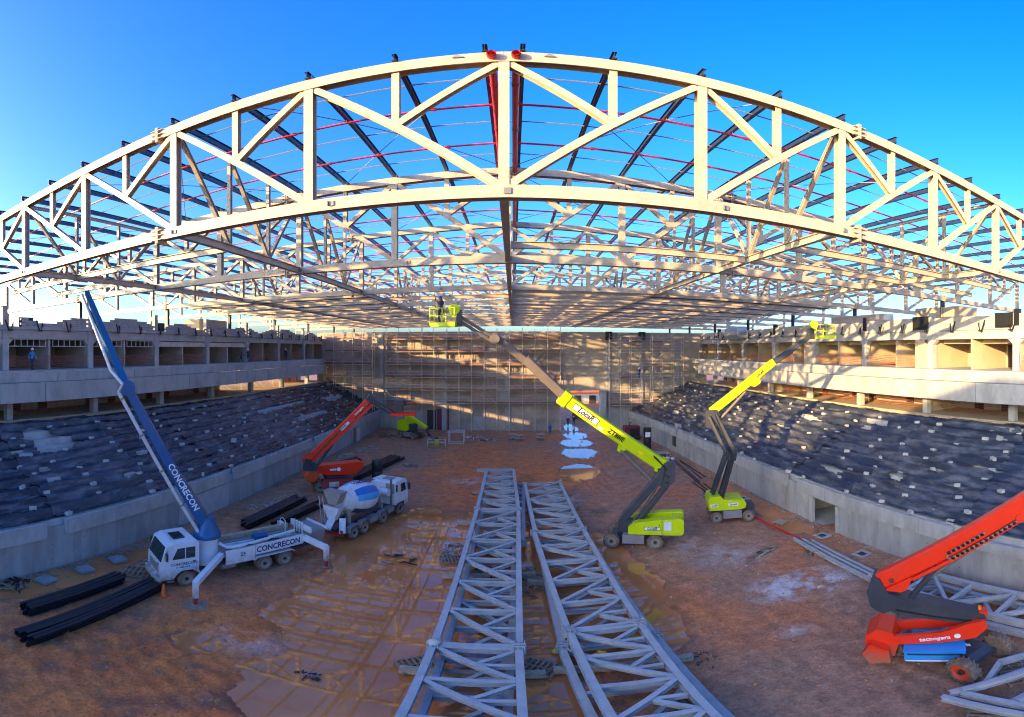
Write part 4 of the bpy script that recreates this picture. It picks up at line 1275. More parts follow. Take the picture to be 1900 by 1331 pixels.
# ---- concrete mixer truck ------------------------------------------------------
O = (-12.36, 32.1, 0.03)
fw, lf = Vd(.2726, .962), Vd(-.962, .2726)
M = frameM(O, fw, lf)
P = lambda x, y, z: M @ V((x, y, z))
mt = thing('concrete_mixer_truck', 'concrete mixer truck with white cab and blue striped white drum, backed up to the pump', 'truck', O)
part('chassis', MB(M).bb(-1.3, 8.1, -.45, .45, .65, 1.0), 'dark_paint', mt)
for x in (0, 1.35, 4.0, 6.65):
    for sd in (-1, 1):
        wheel(mt, P(x, sd * 1.1, .52), lf * sd, .53, .32)
        if x != 6.65:
            part('mudguard', MB(M).prism([(-.72, .7), (-.62, 1.05), (-.35, 1.2), (.35, 1.2), (.62, 1.05), (.72, .7), (.64, .7), (.55, 1.0), (.3, 1.13), (-.3, 1.13), (-.55, 1.0), (-.64, .7)], (x, sd * 1.08, 0), (1, 0, 0), (0, 0, 1), (0, 1, 0), .42), 'chassis_grey', mt)
cab = part('cab', MB(M).prism([(5.85, 1.05), (5.85, 3.0), (6.0, 3.12), (7.5, 3.12), (7.75, 3.0), (7.95, 1.9), (8.0, .75), (7.35, .75), (7.1, 1.15), (6.2, 1.15), (6.1, 1.05)], (0, 0, 0), (1, 0, 0), (0, 0, 1), (0, 1, 0), 2.4), 'truck_white', mt)
part('windscreen', MB(M).prism([(0, 0), (1, 0), (.95, 1), (.05, 1)], (7.96, -1.05, 2.0), (0, 2.1, 0), (-.18, 0, .9), (.98, 0, .2), .05), 'glass', cab)
for sd in (-1, 1):
    part('side_window', MB(M).prism([(6.75, 2.05), (6.75, 2.8), (7.4, 2.8), (7.62, 2.05)], (0, sd * 1.205, 0), (1, 0, 0), (0, 0, 1), (0, 1, 0), .02), 'glass', cab)
    part('side_window', MB(M).prism([(5.95, 2.2), (5.95, 2.85), (6.2, 2.85), (6.2, 2.2)], (0, sd * 1.205, 0), (1, 0, 0), (0, 0, 1), (0, 1, 0), .02), 'glass', cab)
    part('mirror', MB(M).box((7.75, sd * 1.45, 2.4), (.14, .2, .6)).tube([(7.6, sd * 1.2, 2.6), (7.75, sd * 1.45, 2.6)], .02, 5), 'dark_paint', cab)
    part('step_box', MB(M).bb(6.15, 7.3, sd * .95, sd * 1.22, .55, 1.1), 'dark_paint', cab)
part('roof_hatch', MB(M).bb(6.4, 7.2, -.45, .45, 3.12, 3.17), 'chassis_grey', cab)
part('rear_panel', MB(M).bb(5.8, 5.86, -1.1, -.3, 2.1, 2.95), 'truck_grime', cab)
part('fuel_tank', MB(M).bb(2.1, 3.2, -1.2, -.7, .6, 1.1), 'chassis_grey', mt)
part('fuel_tank', MB(M).bb(4.8, 5.7, -1.15, -.6, .6, 1.05), 'chassis_grey', mt)
ex = part('exhaust', MB(M).tube([(5.55, -.95, .9), (5.55, -.95, 3.3), (5.5, -.95, 3.5)], .09, 9), 'boom_grey', mt, True)
# drum
da = unit(P(5.3, 0, 2.25) - P(-.3, 0, 3.0))
d0 = P(-.15, 0, 2.98)
dp = [(0, .56), (.05, .68), (.35, .8), (.9, 1.05), (1.5, 1.25), (2.2, 1.33), (2.9, 1.28), (3.6, 1.1), (4.1, .85), (4.35, .6), (4.6, .38)]
dm = MB().lathe(d0, da, dp, 32)
drum = part('drum', dm, 'truck_white', mt, True)
def band(name, m, a0, a1, i0, i1, gap=.012):
    """coloured stripe painted round the drum: a thin shell over the drum"""
    ref = unit(da.cross(V((0, 0, 1))))
    u = ref.cross(da)
    vs, fs = [], []
    nA = 14
    for i in range(i0, i1 + 1):
        d, r = dp[i]
        for k in range(nA + 1):
            t = a0 + (a1 - a0) * k / nA
            vs.append(d0 + da * d + (ref * math.cos(t) + u * math.sin(t)) * (r + gap))
    for i in range(i1 - i0):
        fs += [(i * (nA + 1) + k, i * (nA + 1) + k + 1, (i + 1) * (nA + 1) + k + 1, (i + 1) * (nA + 1) + k) for k in range(nA)]
    return part(name, MB().add(vs, fs), m, drum, True)
sg = 1 if unit(da.cross(V((0, 0, 1)))).dot(lf) < 0 else -1      # +1: angle 0 points to the near side
base = 0 if sg > 0 else math.pi
def ba(deg): return base + (R(deg) if sg > 0 else -R(deg))
band('stripe', 'drum_blue', ba(24), ba(52), 2, 8)
band('stripe', 'drum_light', ba(0), ba(24), 3, 8)
band('stripe', 'drum_light', ba(100), ba(150), 3, 7)
band('stripe', 'drum_navy', ba(-62), ba(-34), 2, 7)
nv = unit(V((0, 0, 1)) - da * da.z)
nv2 = unit(nv * .97 + (-lf) * .25)
text('CONCRECON', .5, d0 + da * 2.35 + nv2 * 1.37, da, unit(nv2.cross(da)), 'ink_blue', drum, .02)
part('collar', MB().lathe(d0 + da * .32, da, [(0, .88), (.4, 1.07), (.42, 1.0)], 28), 'pipe_white', mt, True)
part('drum_motor', MB().lathe(P(4.75, 0, 2.3), fw, [(0, .4), (.5, .42), (.8, .35)], 16), 'pipe_white', mt, True)
part('water_tank', MB().lathe(P(5.25, -.95, 2.35), lf, [(0, .33), (1.9, .33)], 16), 'pipe_white', mt, True)
for q0, q1 in (((4.7, -.6, .95), (4.7, -.3, 2.1)), ((4.7, .6, .95), (4.7, .3, 2.1)), ((.1, -.7, .95), (.1, -.55, 2.3)), ((.1, .7, .95), (.1, .55, 2.3))):
    part('drum_stand', MB(M).bar(q0, q1, .18, .2), 'truck_grime', mt)
for k in range(5):
    part('hydraulic_hose', MB(M).tube([(.2 + k * .9, -.62, 1.05), (.6 + k * .9, -.75, 1.25), (1.0 + k * .9, -.62, 1.05)], .03, 5), 'plastic_black', mt, True)
part('feed_hopper', MB(M).prism([(-.8, .7), (.8, .7), (.35, -.3), (-.35, -.3)], (-.7, 0, 3.2), (0, 1, 0), (0, 0, 1), (1, 0, 0), .8), 'truck_grime', mt)
part('chute', MB(M).prism([(-.75, .5), (.75, .5), (.3, -.5), (-.3, -.5)], (-1.0, 0, 2.2), (0, 1, 0), (0, 0, 1), (1, 0, -.2), .5).bar((-1.1, -.1, 1.9), (-2.3, -.5, 1.35), .5, .12), 'pipe_white', mt)
part('chute', MB(M).bar((-.9, -.8, 1.9), (-1.2, -1.0, .8), .45, .1), 'pipe_white', mt)
part('ladder', MB(M).tube([(-.7, .9, .9), (-1.0, .95, 3.3)], .03, 5).tube([(-.7, 1.25, .9), (-1.0, 1.3, 3.3)], .03, 5), 'pipe_white', mt)
part('bumper', MB(M).box((-1.3, 0, .7), (.12, 2.3, .16)), 'red_dull', mt)
for sd in (-1, 1): part('tail_light', MB(M).box((-1.3, sd * 1.0, .95), (.08, .2, .2)), 'red_paint', mt)

# ---- big lime boom lift in the middle --------------------------------------------
def chassis(t, M, hb, ht, r, w, rim='rim', lugs=14, body='dark_paint', box='chassis_grey', sides=(-1, 1)):
    """M local frame: x along the wheelbase, y across"""
    part('chassis', MB(M).bb(-hb - .1, hb + .1, -.55, .55, .45, .95), body, t)
    for sx in (-1, 1):
        part('axle', MB(M).tube([(sx * hb, -ht, r), (sx * hb, ht, r)], .12, 8), body, t, True)
        for sy in sides:
            wheel(t, M @ V((sx * hb, sy * ht, r)), (M.to_3x3() @ V((0, sy, 0))), r, w, rim, lugs)
    for sy in (-1, 1):
        part('side_box', MB(M).bb(-.75, .75, sy * .56, sy * (ht + .05), .38, 1.08), box, t)

O = (8.47, 31.84, .03)
fw, lf = Vd(.937, -.348), Vd(.348, .937)
M = frameM(O, fw, lf)
P = lambda x, y, z: M @ V((x, y, z))
bl = thing('boom_lift', 'large lime boom lift in the middle with its long boom rising to the left', 'boom lift', O, 'aerial boom lifts on the floor')
chassis(bl, M, 1.5, 1.05, .56, .42)
part('turntable', MB(M).lathe((0, 0, .95), (0, 0, 1), [(0, .6), (.22, .6)], 20), 'dark_paint', bl, True)
hood = [(-.35, 1.15), (-.35, 1.75), (0, 2.05), (1.9, 2.35), (3.3, 2.4), (3.45, 2.25), (3.45, 1.3), (3.3, 1.12)]
for sd in (-1, 1):
    hd = part('hood', MB(M).prism(hood, (0, sd * .82, 0), (1, 0, 0), (0, 0, 1), (0, 1, 0), .62), 'lime', bl)
    if sd < 0:
        part('panel_seam', MB(M).bb(1.95, 1.98, -1.145, -1.135, 1.2, 2.3), 'dark_paint', hd)
        part('nameplate', MB(M).bb(.75, 1.85, -1.142, -1.134, 1.5, 1.78), 'ink_black', hd)
        part('nameplate', MB(M).bb(.78, 1.82, -1.147, -1.143, 1.53, 1.75), 'ink_white', hd)
        text('LocaR', .27, P(1.3, -1.152, 1.64), fw, (0, 0, 1), 'ink_black', hd, .006, shear=.2)
        part('notice', MB(M).bb(2.1, 2.6, -1.142, -1.134, 1.5, 2.2), 'truck_white', hd)
        part('latch', MB(M).bb(1.75, 1.82, -1.15, -1.13, 1.9, 1.98), 'ink_black', hd)
part('counterweight', MB(M).bb(2.6, 3.4, -.5, .5, 1.15, 2.3), 'lime', bl)
part('engine_cover', MB(M).bb(.2, 2.6, -.5, .5, 1.15, 1.7), 'dark_paint', bl)
part('beacon', MB(M).lathe((3.1, -.8, 2.42), (0, 0, 1), [(0, .08), (.16, .06)], 10), 'amber', bl)
A0, A1 = P(-.75, -.05, 1.75), V((10.45, 31.45, 5.5))
pv = part('pivot_frame', MB(M).prism([(-1.1, 1.0), (-1.15, 1.9), (-.8, 2.2), (.3, 1.6), (.3, 1.0)], (0, 0, 0), (1, 0, 0), (0, 0, 1), (0, 1, 0), .8), 'dark_paint', bl)
for sd in (-.3, .3):
    part('lower_arm', beam8(MB(), A0 + lf * sd + V((0, 0, .35)), A1 + lf * sd + V((0, 0, .1)), .3, .55), 'dark_paint', bl)
part('lower_arm', beam8(MB(), A0 + fw * .9 + V((0, 0, -.1)), A1 + fw * .35 + V((0, 0, -.75)), .45, .38), 'dark_paint', bl)
part('knuckle', MB().prism([(-.55, -.95), (.2, -1.1), (.75, -.6), (.8, .75), (.2, .9), (-.75, .1)], A1 + V((.1, 0, .1)), fw, (0, 0, 1), lf, .85), 'dark_paint', bl)
L0, L1 = A1 + V((.15, 0, .45)), V((3.25, 31.1, 11.35))
ba1 = unit(L1 - L0)
bu = unit(ba1.cross(lf)) * (1 if ba1.cross(lf).z > 0 else -1)
b1 = part('boom', beam8(MB(), L0, L1, .62, .92, bu, .1, .56, .8), 'lime', bl)
part('boom_end_plate', MB().prism([(0, -.5), (.9, -.6), (1.0, .5), (.1, .62)], L0 - ba1 * .35, ba1, bu, lf, .7), 'lime', b1)
part('boom_collar', beam8(MB(), L1 - ba1 * .5, L1 + ba1 * .05, .72, 1.05, bu, .1), 'lime', b1)
part('cylinder_lug', MB().prism([(-.4, 0), (.4, 0), (.15, -.5), (-.15, -.5)], L0 + ba1 * 3.5 - bu * .4, ba1, bu, lf, .3), 'lime', b1)
nn = lf * -1
lab = part('nameplate', MB().prism([(-1.05, -.24), (1.05, -.24), (1.05, .24), (-1.05, .24)], L0 + ba1 * 7.0 + nn * .3, ba1, bu, nn, .05), 'ink_black', b1)
part('nameplate', MB().prism([(-1.0, -.2), (1.0, -.2), (1.0, .2), (-1.0, .2)], L0 + ba1 * 7.0 + nn * .33, ba1, bu, nn, .01), 'ink_white', b1)
text('LocaR', .5, L0 + ba1 * 7.0 + nn * .345, -ba1, bu, 'ink_black', lab, .01, shear=.2)
text('ZT88IE', .46, L0 + ba1 * 4.4 + nn * .33, -ba1, bu, 'ink_black', b1, .01)
part('lift_cylinder', MB().tube([A1 - fw * .5 + V((-.35, -.2, -.55)), L0 + ba1 * 3.5 - bu * .75], .17, 12), 'boom_grey', bl, True)
L2, L3 = V((.8, 30.75, 13.85)), V((-1.75, 30.3, 14.95))
ba2 = unit(L2 - L1)
part('boom_extension', beam8(MB(), L1 - ba1 * 1, L2, .44, .62, bu, .12), 'boom_grey', bl)
part('boom_extension', beam8(MB(), L2 - ba2 * .6, V((-1.0, 30.45, 15.2)), .34, .48, bu, .12), 'boom_grey', bl)
part('jib_pivot', MB().lathe(V((-1.2, 30.1, 15.15)), (0, 1, 0), [(0, .34), (.7, .34)], 14), 'boom_grey', bl, True)
J0, J1 = V((-1.2, 30.4, 15.2)), V((-3.3, 29.9, 16.55))
for dz in (0, -.32):
    part('jib_arm', beam8(MB(), J0 + V((0, 0, dz)), J1 + V((0, 0, dz)), .2, .2), 'boom_grey', bl)
part('basket_mount', MB().box(J1 + V((-.15, 0, -.05)), (.35, .5, 1.0)), 'dark_paint', bl)
basket(bl, (-5.25, 29.25, 16.0), (1, -.12, 0), (.12, 1, 0), 1.6, .95, 'lime')
part('basket_winder', MB().lathe((-3.75, 29.8, 17.05), (0, 1, 0), [(-.2, .36), (.3, .36)], 16), 'lime', bl, True)

# ---- lime boom lift by the right wall -------------------------------------------
O = (17.1, 34.2, .03)
fw, lf = Vd(.967, -.253), Vd(.253, .967)
M = frameM(O, fw, lf)
P = lambda x, y, z: M @ V((x, y, z))
b2 = thing('boom_lift', 'lime boom lift beside the right wall reaching up to the gallery', 'boom lift', O, 'aerial boom lifts on the floor')
chassis(b2, M, 1.3, .98, .5, .36, lugs=0)
part('turntable', MB(M).lathe((-.5, 0, .95), (0, 0, 1), [(0, .55), (.22, .55)], 20), 'dark_paint', b2, True)
hd = part('hood', MB(M).prism([(-1.85, 1.15), (-1.95, 1.9), (-1.8, 2.35), (-1.0, 2.4), (-.7, 2.05), (.9, 2.0), (1.15, 1.6), (1.05, 1.25), (.6, 1.12)], (0, 0, 0), (1, 0, 0), (0, 0, 1), (0, 1, 0), 2.0), 'lime', b2)
part('nameplate', MB(M).bb(-.35, .45, -1.01, -1.003, 1.48, 1.74), 'ink_white', hd)
text('LocaR', .24, P(.05, -1.015, 1.61), fw, (0, 0, 1), 'ink_black', hd, .006, shear=.2)
part('nameplate', MB(M).bb(-1.8, -1.15, -1.01, -1.003, 1.48, 1.7), 'ink_white', hd)
text('LocaR', .18, P(-1.47, -1.015, 1.59), fw, (0, 0, 1), 'ink_black', hd, .006, shear=.2)
part('engine_deck', MB(M).bb(1.0, 1.9, -.7, .7, .95, 1.35), 'dark_paint', b2)
part('beacon', MB(M).lathe((-.55, -.7, 2.05), (0, 0, 1), [(0, .08), (.16, .06)], 10), 'amber', b2)
A0, A1, A2 = P(-1.5, 0, 2.1), V((16.9, 33.5, 6.0)), V((15.4, 34.15, 9.3))
for sd in (-.32, .32):
    part('lower_arm', beam8(MB(), A0 + lf * sd + fw * .75, A1 + lf * sd + V((.12, 0, 0)), .22, .36), 'dark_paint', b2)
    part('lower_arm', beam8(MB(), A0 + lf * sd + fw * -.05, A1 + lf * sd + V((-.55, 0, -.1)), .18, .26), 'dark_paint', b2)
    part('upper_arm', beam8(MB(), A1 + lf * sd + V((.12, 0, .25)), A2 + lf * sd + V((.25, 0, 0)), .22, .4), 'dark_paint', b2)
    part('upper_arm', beam8(MB(), A1 + lf * sd + V((-.55, 0, .2)), A2 + lf * sd + V((-.25, 0, -.2)), .18, .24), 'dark_paint', b2)
part('knuckle', MB().prism([(-.65, -.5), (.3, -.6), (.45, .4), (.1, .7), (-.7, .35)], A1, fw, (0, 0, 1), lf, .5), 'dark_paint', b2)
part('knuckle', MB().prism([(-.45, -1.1), (.15, -1.2), (.65, -.1), (.4, .35), (-.45, .3)], A2, fw, (0, 0, 1), lf, .6), 'dark_paint', b2)
L1 = V((20.4, 32.75, 13.45))
L0 = A2 + V((0, 0, .15))
ba1 = unit(L1 - L0)
bu = unit(V((0, 0, 1)) - ba1 * ba1.z)
b1 = part('boom', beam8(MB(), L0, L1, .46, .66, bu, .1, .44, .6), 'lime', b2)
part('boom_lug', MB().prism([(-.5, 0), (.5, 0), (.3, -.35), (-.3, -.3)], L0 + ba1 * 4.3 - bu * .3, ba1, bu, lf, .3), 'lime', b1)
text('LocaR', .3, L0 + ba1 * 5.0 - lf * .24, ba1, bu, 'ink_black', b1, .01, shear=.2)
part('lift_cylinder', MB().tube([A2 + V((.4, -.1, -.8)), L0 + ba1 * 3.2 - bu * .45], .12, 10), 'boom_grey', b2, True)
L2 = V((23.3, 31.9, 15.45))
part('boom_extension', beam8(MB(), L1 - ba1 * .6, L1 + (L2 - L1) * .62, .4, .5, bu, .12), 'dark_paint', b2)
part('boom_extension', beam8(MB(), L1 + (L2 - L1) * .5, L2 + V((.35, -.1, .25)), .32, .38, bu, .12), 'dark_paint', b2)
part('jib_arm', beam8(MB(), L1 + (L2 - L1) * .6 + bu * .3, L2 + V((.2, 0, .2)), .14, .16), 'boom_grey', b2)
part('basket_mount', MB().box(L2 + V((.25, 0, .35)), (.4, .45, .9)), 'dark_paint', b2)
basket(b2, (23.7, 31.3, 15.45), (.9, -.4, 0), (.4, .9, 0), 1.7, .85, 'lime')
part('basket_winder', MB().lathe((23.6, 31.5, 16.55), (.4, .9, 0), [(-.1, .34), (.4, .34)], 16), 'lime', b2, True)

# ---- red boom lift behind the mixer ------------------------------------------------
O = (-17.6, 43.6, .03)
fw, lf = Vd(.82, .57), Vd(-.57, .82)
M = frameM(O, fw, lf)
P = lambda x, y, z: M @ V((x, y, z))
b3 = thing('boom_lift', 'red boom lift behind the mixer truck with its boom over the left wall', 'boom lift', O, 'aerial boom lifts on the floor')
chassis(b3, M, 1.6, 1.05, .55, .4, lugs=0, body='dark_paint', box='red_dull')
part('side_tray', MB(M).bb(-1.4, 1.7, -1.3, -.6, .95, 1.35), 'red_dull', b3)
part('side_tray', MB(M).bb(-1.5, 1.3, -1.34, -1.25, .5, 1.25), 'red_dull', b3)
part('notice', MB(M).bb(-.75, .25, -1.36, -1.345, .6, 1.15), 'truck_white', b3)
part('turntable', MB(M).bb(-1.0, 1.2, -.8, .8, 1.35, 1.6), 'dark_paint', b3)
cover = part('boom_cover', MB(M).prism([(-2.0, 2.1), (-1.7, 2.75), (2.6, 2.95), (2.95, 2.75), (2.85, 2.3), (2.1, 1.65), (-.8, 1.7)], (0, -.2, 0), (1, 0, 0), (0, 0, 1), (0, 1, 0), 1.2), 'red_paint', b3)
em = part('emblem', MB(M).lathe((.35, -.81, 2.3), (0, -1, 0), [(0, .2), (.01, .2)], 18), 'ink_white', cover)
part('emblem_bar', MB(M).bb(-.55, .1, -.82, -.805, 2.2, 2.38), 'ink_white', cover)
part('counterweight', MB(M).lathe((-2.35, -.95, 1.75), (0, 1, 0), [(0, .55), (.1, .75), (1.6, .75), (1.7, .55)], 10), 'orange_paint', b3)
k0 = V((-19.1, 40.9, 3.2))
part('knuckle', MB().prism([(-.5, -.6), (.7, -.75), (.9, -.2), (.2, .5), (-.4, .6)], k0, fw, (0, 0, 1), lf, .7), 'dark_paint', b3)
L0, L1 = k0 + V((-.1, 0, .45)), V((-13.5, 42.95, 9.75))
ba1 = unit(L1 - L0)
bu = unit(V((0, 0, 1)) - ba1 * ba1.z)
b1 = part('boom', beam8(MB(), L0, L1 - ba1 * .4, .46, .55, bu, .1), 'red_paint', b3)
part('boom_tray', beam8(MB(), L0 + ba1 * .2 - bu * .45 - lf * .05, L1 - ba1 * .3 - bu * .52, .34, .3, bu, .1), 'red_paint', b1)
part('boom_foot', MB().prism([(-.5, -.4), (.6, -.5), (.7, .4), (-.4, .4)], L0, ba1, bu, lf, .62), 'red_paint', b1)
part('notice', MB().prism([(-.55, -.13), (.55, -.13), (.55, .13), (-.55, .13)], L0 + ba1 * 4.9 - lf * .25 - bu * .1, ba1, bu, lf, .03), 'ink_white', b1)
text('tecnogera', .28, L0 + ba1 * 6.9 - lf * .24, ba1, bu, 'ink_white', b1, .01)
part('lift_cylinder', MB().tube([k0 + V((.7, .3, -.3)), L0 + ba1 * 3.2 - bu * .5], .13, 10), 'dark_paint', b3, True)
part('boom_tip', MB().prism([(-.3, -.4), (.3, -.3), (.2, .35), (-.25, .3)], L1, ba1, bu, lf, .4), 'dark_paint', b3)
J1 = V((-11.35, 44.0, 8.3))
for dz in (0, -.35): part('jib_arm', beam8(MB(), L1 + V((0, 0, dz)), J1 + V((0, 0, dz)), .18, .2), 'dark_paint', b3)
bk = basket(b3, (-11.7, 43.7, 8.05), (.98, .22, 0), (-.22, .98, 0), 2.45, .9, 'red_dull', toe='red_paint')
part('control_console', MB().box((-10.9, 43.9, 9.3), (.9, .5, .5)).box((-10.9, 43.9, 8.8), (.6, .35, .8)), 'dark_paint', bk)

# ---- small lime lift at the far left ------------------------------------------------
O = (-16.3, 73.5, .03)
fw, lf = Vd(.88, -.47), Vd(.47, .88)
M = frameM(O, fw, lf)
P = lambda x, y, z: M @ V((x, y, z))
b4 = thing('boom_lift', 'lime boom lift folded low at the far end below the scaffold', 'boom lift', O, 'aerial boom lifts on the floor')
chassis(b4, M, 1.4, 1.0, .55, .42, lugs=0)
part('hood', MB(M).prism([(-2.1, 1.3), (-2.1, 2.6), (-1.8, 2.95), (-.6, 2.9), (.1, 2.4), (.2, 1.5), (-.3, 1.2)], (0, 0, 0), (1, 0, 0), (0, 0, 1), (0, 1, 0), 1.9), 'lime', b4)
part('turret', MB(M).bb(-.3, .9, -.6, .6, 1.0, 2.4), 'dark_paint', b4)
part('boom', beam8(MB(), P(-.9, -.3, 4.0), P(3.6, -.4, 2.1), .5, .62), 'lime', b4)
part('boom_top', beam8(MB(), P(-1.0, -.3, 4.35), P(-.6, -.3, 3.0), .4, .5), 'lime', b4)
part('boom_end', beam8(MB(), P(3.4, -.4, 2.1), P(4.3, -.6, .9), .3, .35), 'dark_paint', b4)
basket(b4, (-12.3, 66.6, .15), (.98, .2, 0), (-.2, .98, 0), 2.6, 1.1, 'pipe_white', toe='lime')
part('basket_winder', MB().box((-11.0, 67.0, .7), (.6, .4, .9)), 'lime', b4)
part('jib_arm', beam8(MB(), P(4.3, -.6, 1.2), (-11.6, 68.2, .7), .2, .22), 'dark_paint', b4)

# ---- red and blue lift at the right edge ---------------------------------------------
O = (15.0, 11.3, .03)
M = frameM(O, (0, -1, 0), (1, 0, 0))
P = lambda x, y, z: M @ V((x, y, z))
b5 = thing('boom_lift', 'near red boom lift with blue tubs and orange rims, its boom leaving the picture', 'boom lift', O, 'aerial boom lifts on the floor')
part('chassis', MB(M).bb(-1.9, 1.75, -.6, .6, .45, .85), 'dark_paint', b5)
cv = part('chassis_cover', MB(M).prism([(.2, .85), (.2, 1.1), (1.5, 1.05), (1.8, .85), (1.8, .6), (.2, .6)], (0, 0, 0), (1, 0, 0), (0, 0, 1), (0, 1, 0), 1.3), 'dark_paint', b5)
part('arrow', MB(M).prism([(0, -.05), (.28, -.05), (.28, -.12), (.45, 0), (.28, .12), (.28, .05), (0, .05)], (.7, .1, 1.088), (1, 0, -.04), (0, 1, 0), (0, 0, 1), .01), 'ink_white', cv)
for x in (-1.7, 1.7):
    part('axle', MB(M).tube([(x, -1.1, .56), (x, 1.1, .56)], .12, 8), 'dark_paint', b5, True)
    for sd in (-1, 1):
        wheel(b5, P(x, sd * 1.2, .66), V((sd, 0, 0)), .66, .46, 'rim_red', 18)
tf, tl = Vd(.62, -.785), Vd(.785, .62)          # turntable frame
MT = frameM((14.75, 11.6, 0.03), tf, tl)
Q = lambda x, y, z: MT @ V((x, y, z))
part('turntable', MB(MT).lathe((0, 0, .85), (0, 0, 1), [(0, .6), (.2, .6)], 18), 'dark_paint', b5, True)
tub = part('battery_tub', MB(MT).prism([(-1.2, .6), (-1.2, 1.15), (1.1, 1.25), (1.1, .75), (1.0, .6)], (0, -.85, 0), (1, 0, 0), (0, 0, 1), (0, 1, 0), .75), 'blue_paint', b5)
part('tub_trim', MB(MT).bb(-1.15, 1.05, -1.24, -1.226, .64, .7), 'ink_white', tub)
part('tub_lid', MB(MT).prism([(-1.25, 1.16), (1.12, 1.26), (1.12, 1.3), (-1.25, 1.2)], (0, -.85, 0), (1, 0, 0), (0, 0, 1), (0, 1, 0), .82), 'blue_paint', tub)
part('tub_strap', MB(MT).bb(-1.1, 1.0, -1.27, -1.25, 1.02, 1.1), 'dark_paint', tub)
part('battery_tub', MB(MT).bb(-1.0, 1.1, .5, 1.1, .65, 1.3), 'blue_paint', b5)
part('counterweight', MB(MT).prism([(-2.35, .45), (-2.75, 1.0), (-2.75, 1.65), (-2.3, 2.05), (-1.7, 1.9), (-1.45, 1.3), (-1.6, .55)], (0, 0, 0), (1, 0, 0), (0, 0, 1), (0, 1, 0), 1.5), 'red_paint', b5)
part('counterweight_cap', MB(MT).prism([(-2.5, .35), (-2.8, .9), (-2.5, 1.5), (-1.8, 1.2), (-1.7, .5)], (0, -.95, 0), (1, 0, 0), (0, 0, 1), (0, 1, 0), .55), 'red_paint', b5)
ra0, ra1 = Q(-2.0, 0, 1.55), Q(1.75, 0, 2.25)
for sd in (-.62, .62):
    a = part('lower_arm', MB(MT).prism([(-2.3, 1.15), (-2.2, 1.6), (.2, 1.95), (1.2, 2.4), (1.9, 2.55), (2.0, 2.15), (1.5, 1.6), (.3, 1.4)], (0, sd, 0), (1, 0, 0), (0, 0, 1), (0, 1, 0), .22), 'red_paint', b5)
    if sd < 0:
        text('tecnogera', .3, Q(-.05, -.738, 1.62), tf + V((0, 0, .14)), V((-.1, 0, 1)), 'ink_white', a, .006)
        part('emblem', MB(MT).lathe((.82, -.735, 1.76), (0, -1, 0), [(0, .13), (.008, .13)], 12), 'ink_white', a)
part('arm_link', MB(MT).bb(1.4, 1.95, -.5, .5, 2.05, 2.45), 'red_paint', b5)
mid = part('mid_arm', MB(MT).prism([(2.0, 2.3), (1.9, 2.65), (-.3, 3.4), (-2.2, 3.9), (-2.4, 3.2), (-1.5, 2.7), (1.2, 2.2)], (0, 0, 0), (1, 0, 0), (0, 0, 1), (0, 1, 0), .72), 'dark_paint', b5)
part('arm_rib', MB(MT).bar((-1.6, -.375, 2.95), (1.4, -.375, 2.33), .03, .08), 'black_steel', mid)
part('knuckle', MB(MT).prism([(-2.1, 2.75), (-1.45, 3.1), (-1.15, 3.5), (-1.9, 3.85), (-2.25, 4.55), (-2.55, 4.6), (-2.75, 3.9), (-2.6, 3.1)], (0, 0, 0), (1, 0, 0), (0, 0, 1), (0, 1, 0), .86), 'dark_paint', b5)
part('beacon', MB(MT).lathe((1.75, 0, 2.75), (0, 0, 1), [(0, .08), (.2, .07)], 10), 'amber', b5)
part('beacon_mount', MB(MT).bb(1.45, 2.05, -.3, .3, 2.56, 2.72), 'red_paint', b5)
L0, L1 = Q(-2.2, 0, 4.35), Q(6.6, -.7, 10.2)
ba1 = unit(L1 - L0)
sdv = unit(ba1.cross(V((0, 0, 1))))
bu = unit(sdv.cross(ba1))
b1 = part('boom', beam8(MB(), L0, L1, .56, .78, bu, .12), 'red_paint', b5)
part('boom_foot', MB().prism([(-.15, -.4), (1.3, -.4), (.75, -.85), (.45, -.85)], L0 - bu * 0, ba1, bu, sdv, .6), 'red_paint', b1)
part('pivot_pin', MB().lathe(L0 + ba1 * .45 - bu * .15 + sdv * .3, sdv, [(0, .11), (.03, .11)], 14), 'boom_grey', b1)
sn = sdv if sdv.dot(V((0, 0, 14.5)) - L0) > 0 else -sdv
part('pivot_pin', MB().lathe(L0 + ba1 * .45 - bu * .15 + sn * .3, sn, [(0, .11), (.03, .11)], 14), 'boom_grey', b1)
part('tray', beam8(MB(), L0 + ba1 * 1.2 - bu * .52 + sn * .1, L0 + ba1 * 6.4 - bu * .5 + sn * .1, .4, .14, bu, .1), 'red_paint', b1)
part('tray_end', MB().lathe(L0 + ba1 * 6.4 - bu * .38 + sn * .2, sn, [(0, .2), (.18, .2)], 14), 'red_paint', b1)
ch = part('cable_chain', MB().tube([L0 + ba1 * 3.1 - bu * .42 + sn * .34, L0 + ba1 * 3.0 - bu * .3 + sn * .34, L0 + ba1 * 3.15 - bu * .16 + sn * .34, L0 + ba1 * 4.9 - bu * .12 + sn * .34], .06, 6), 'timber', b1, True)
part('cable_chain', MB().tube([L0 + ba1 * 3.1 - bu * .42 + sn * .34, L0 + ba1 * 6.2 - bu * .42 + sn * .34], .06, 6), 'timber', b1, True)
for k in range(14):
    d = 3.2 + k * .22
    part('chain_link', MB().box(L0 + ba1 * d - bu * .42 + sn * .4, (.1, .1, .1)), 'black_steel', ch)
    if k < 8: part('chain_link', MB().box(L0 + ba1 * d - bu * .125 + sn * .4, (.1, .1, .1)), 'black_steel', ch)
part('lift_cylinder', MB().tube([Q(-1.1, -.1, 3.35), L0 + ba1 * 2.4 - bu * .5 + sn * .1], .13, 12), 'dark_paint', b5, True)
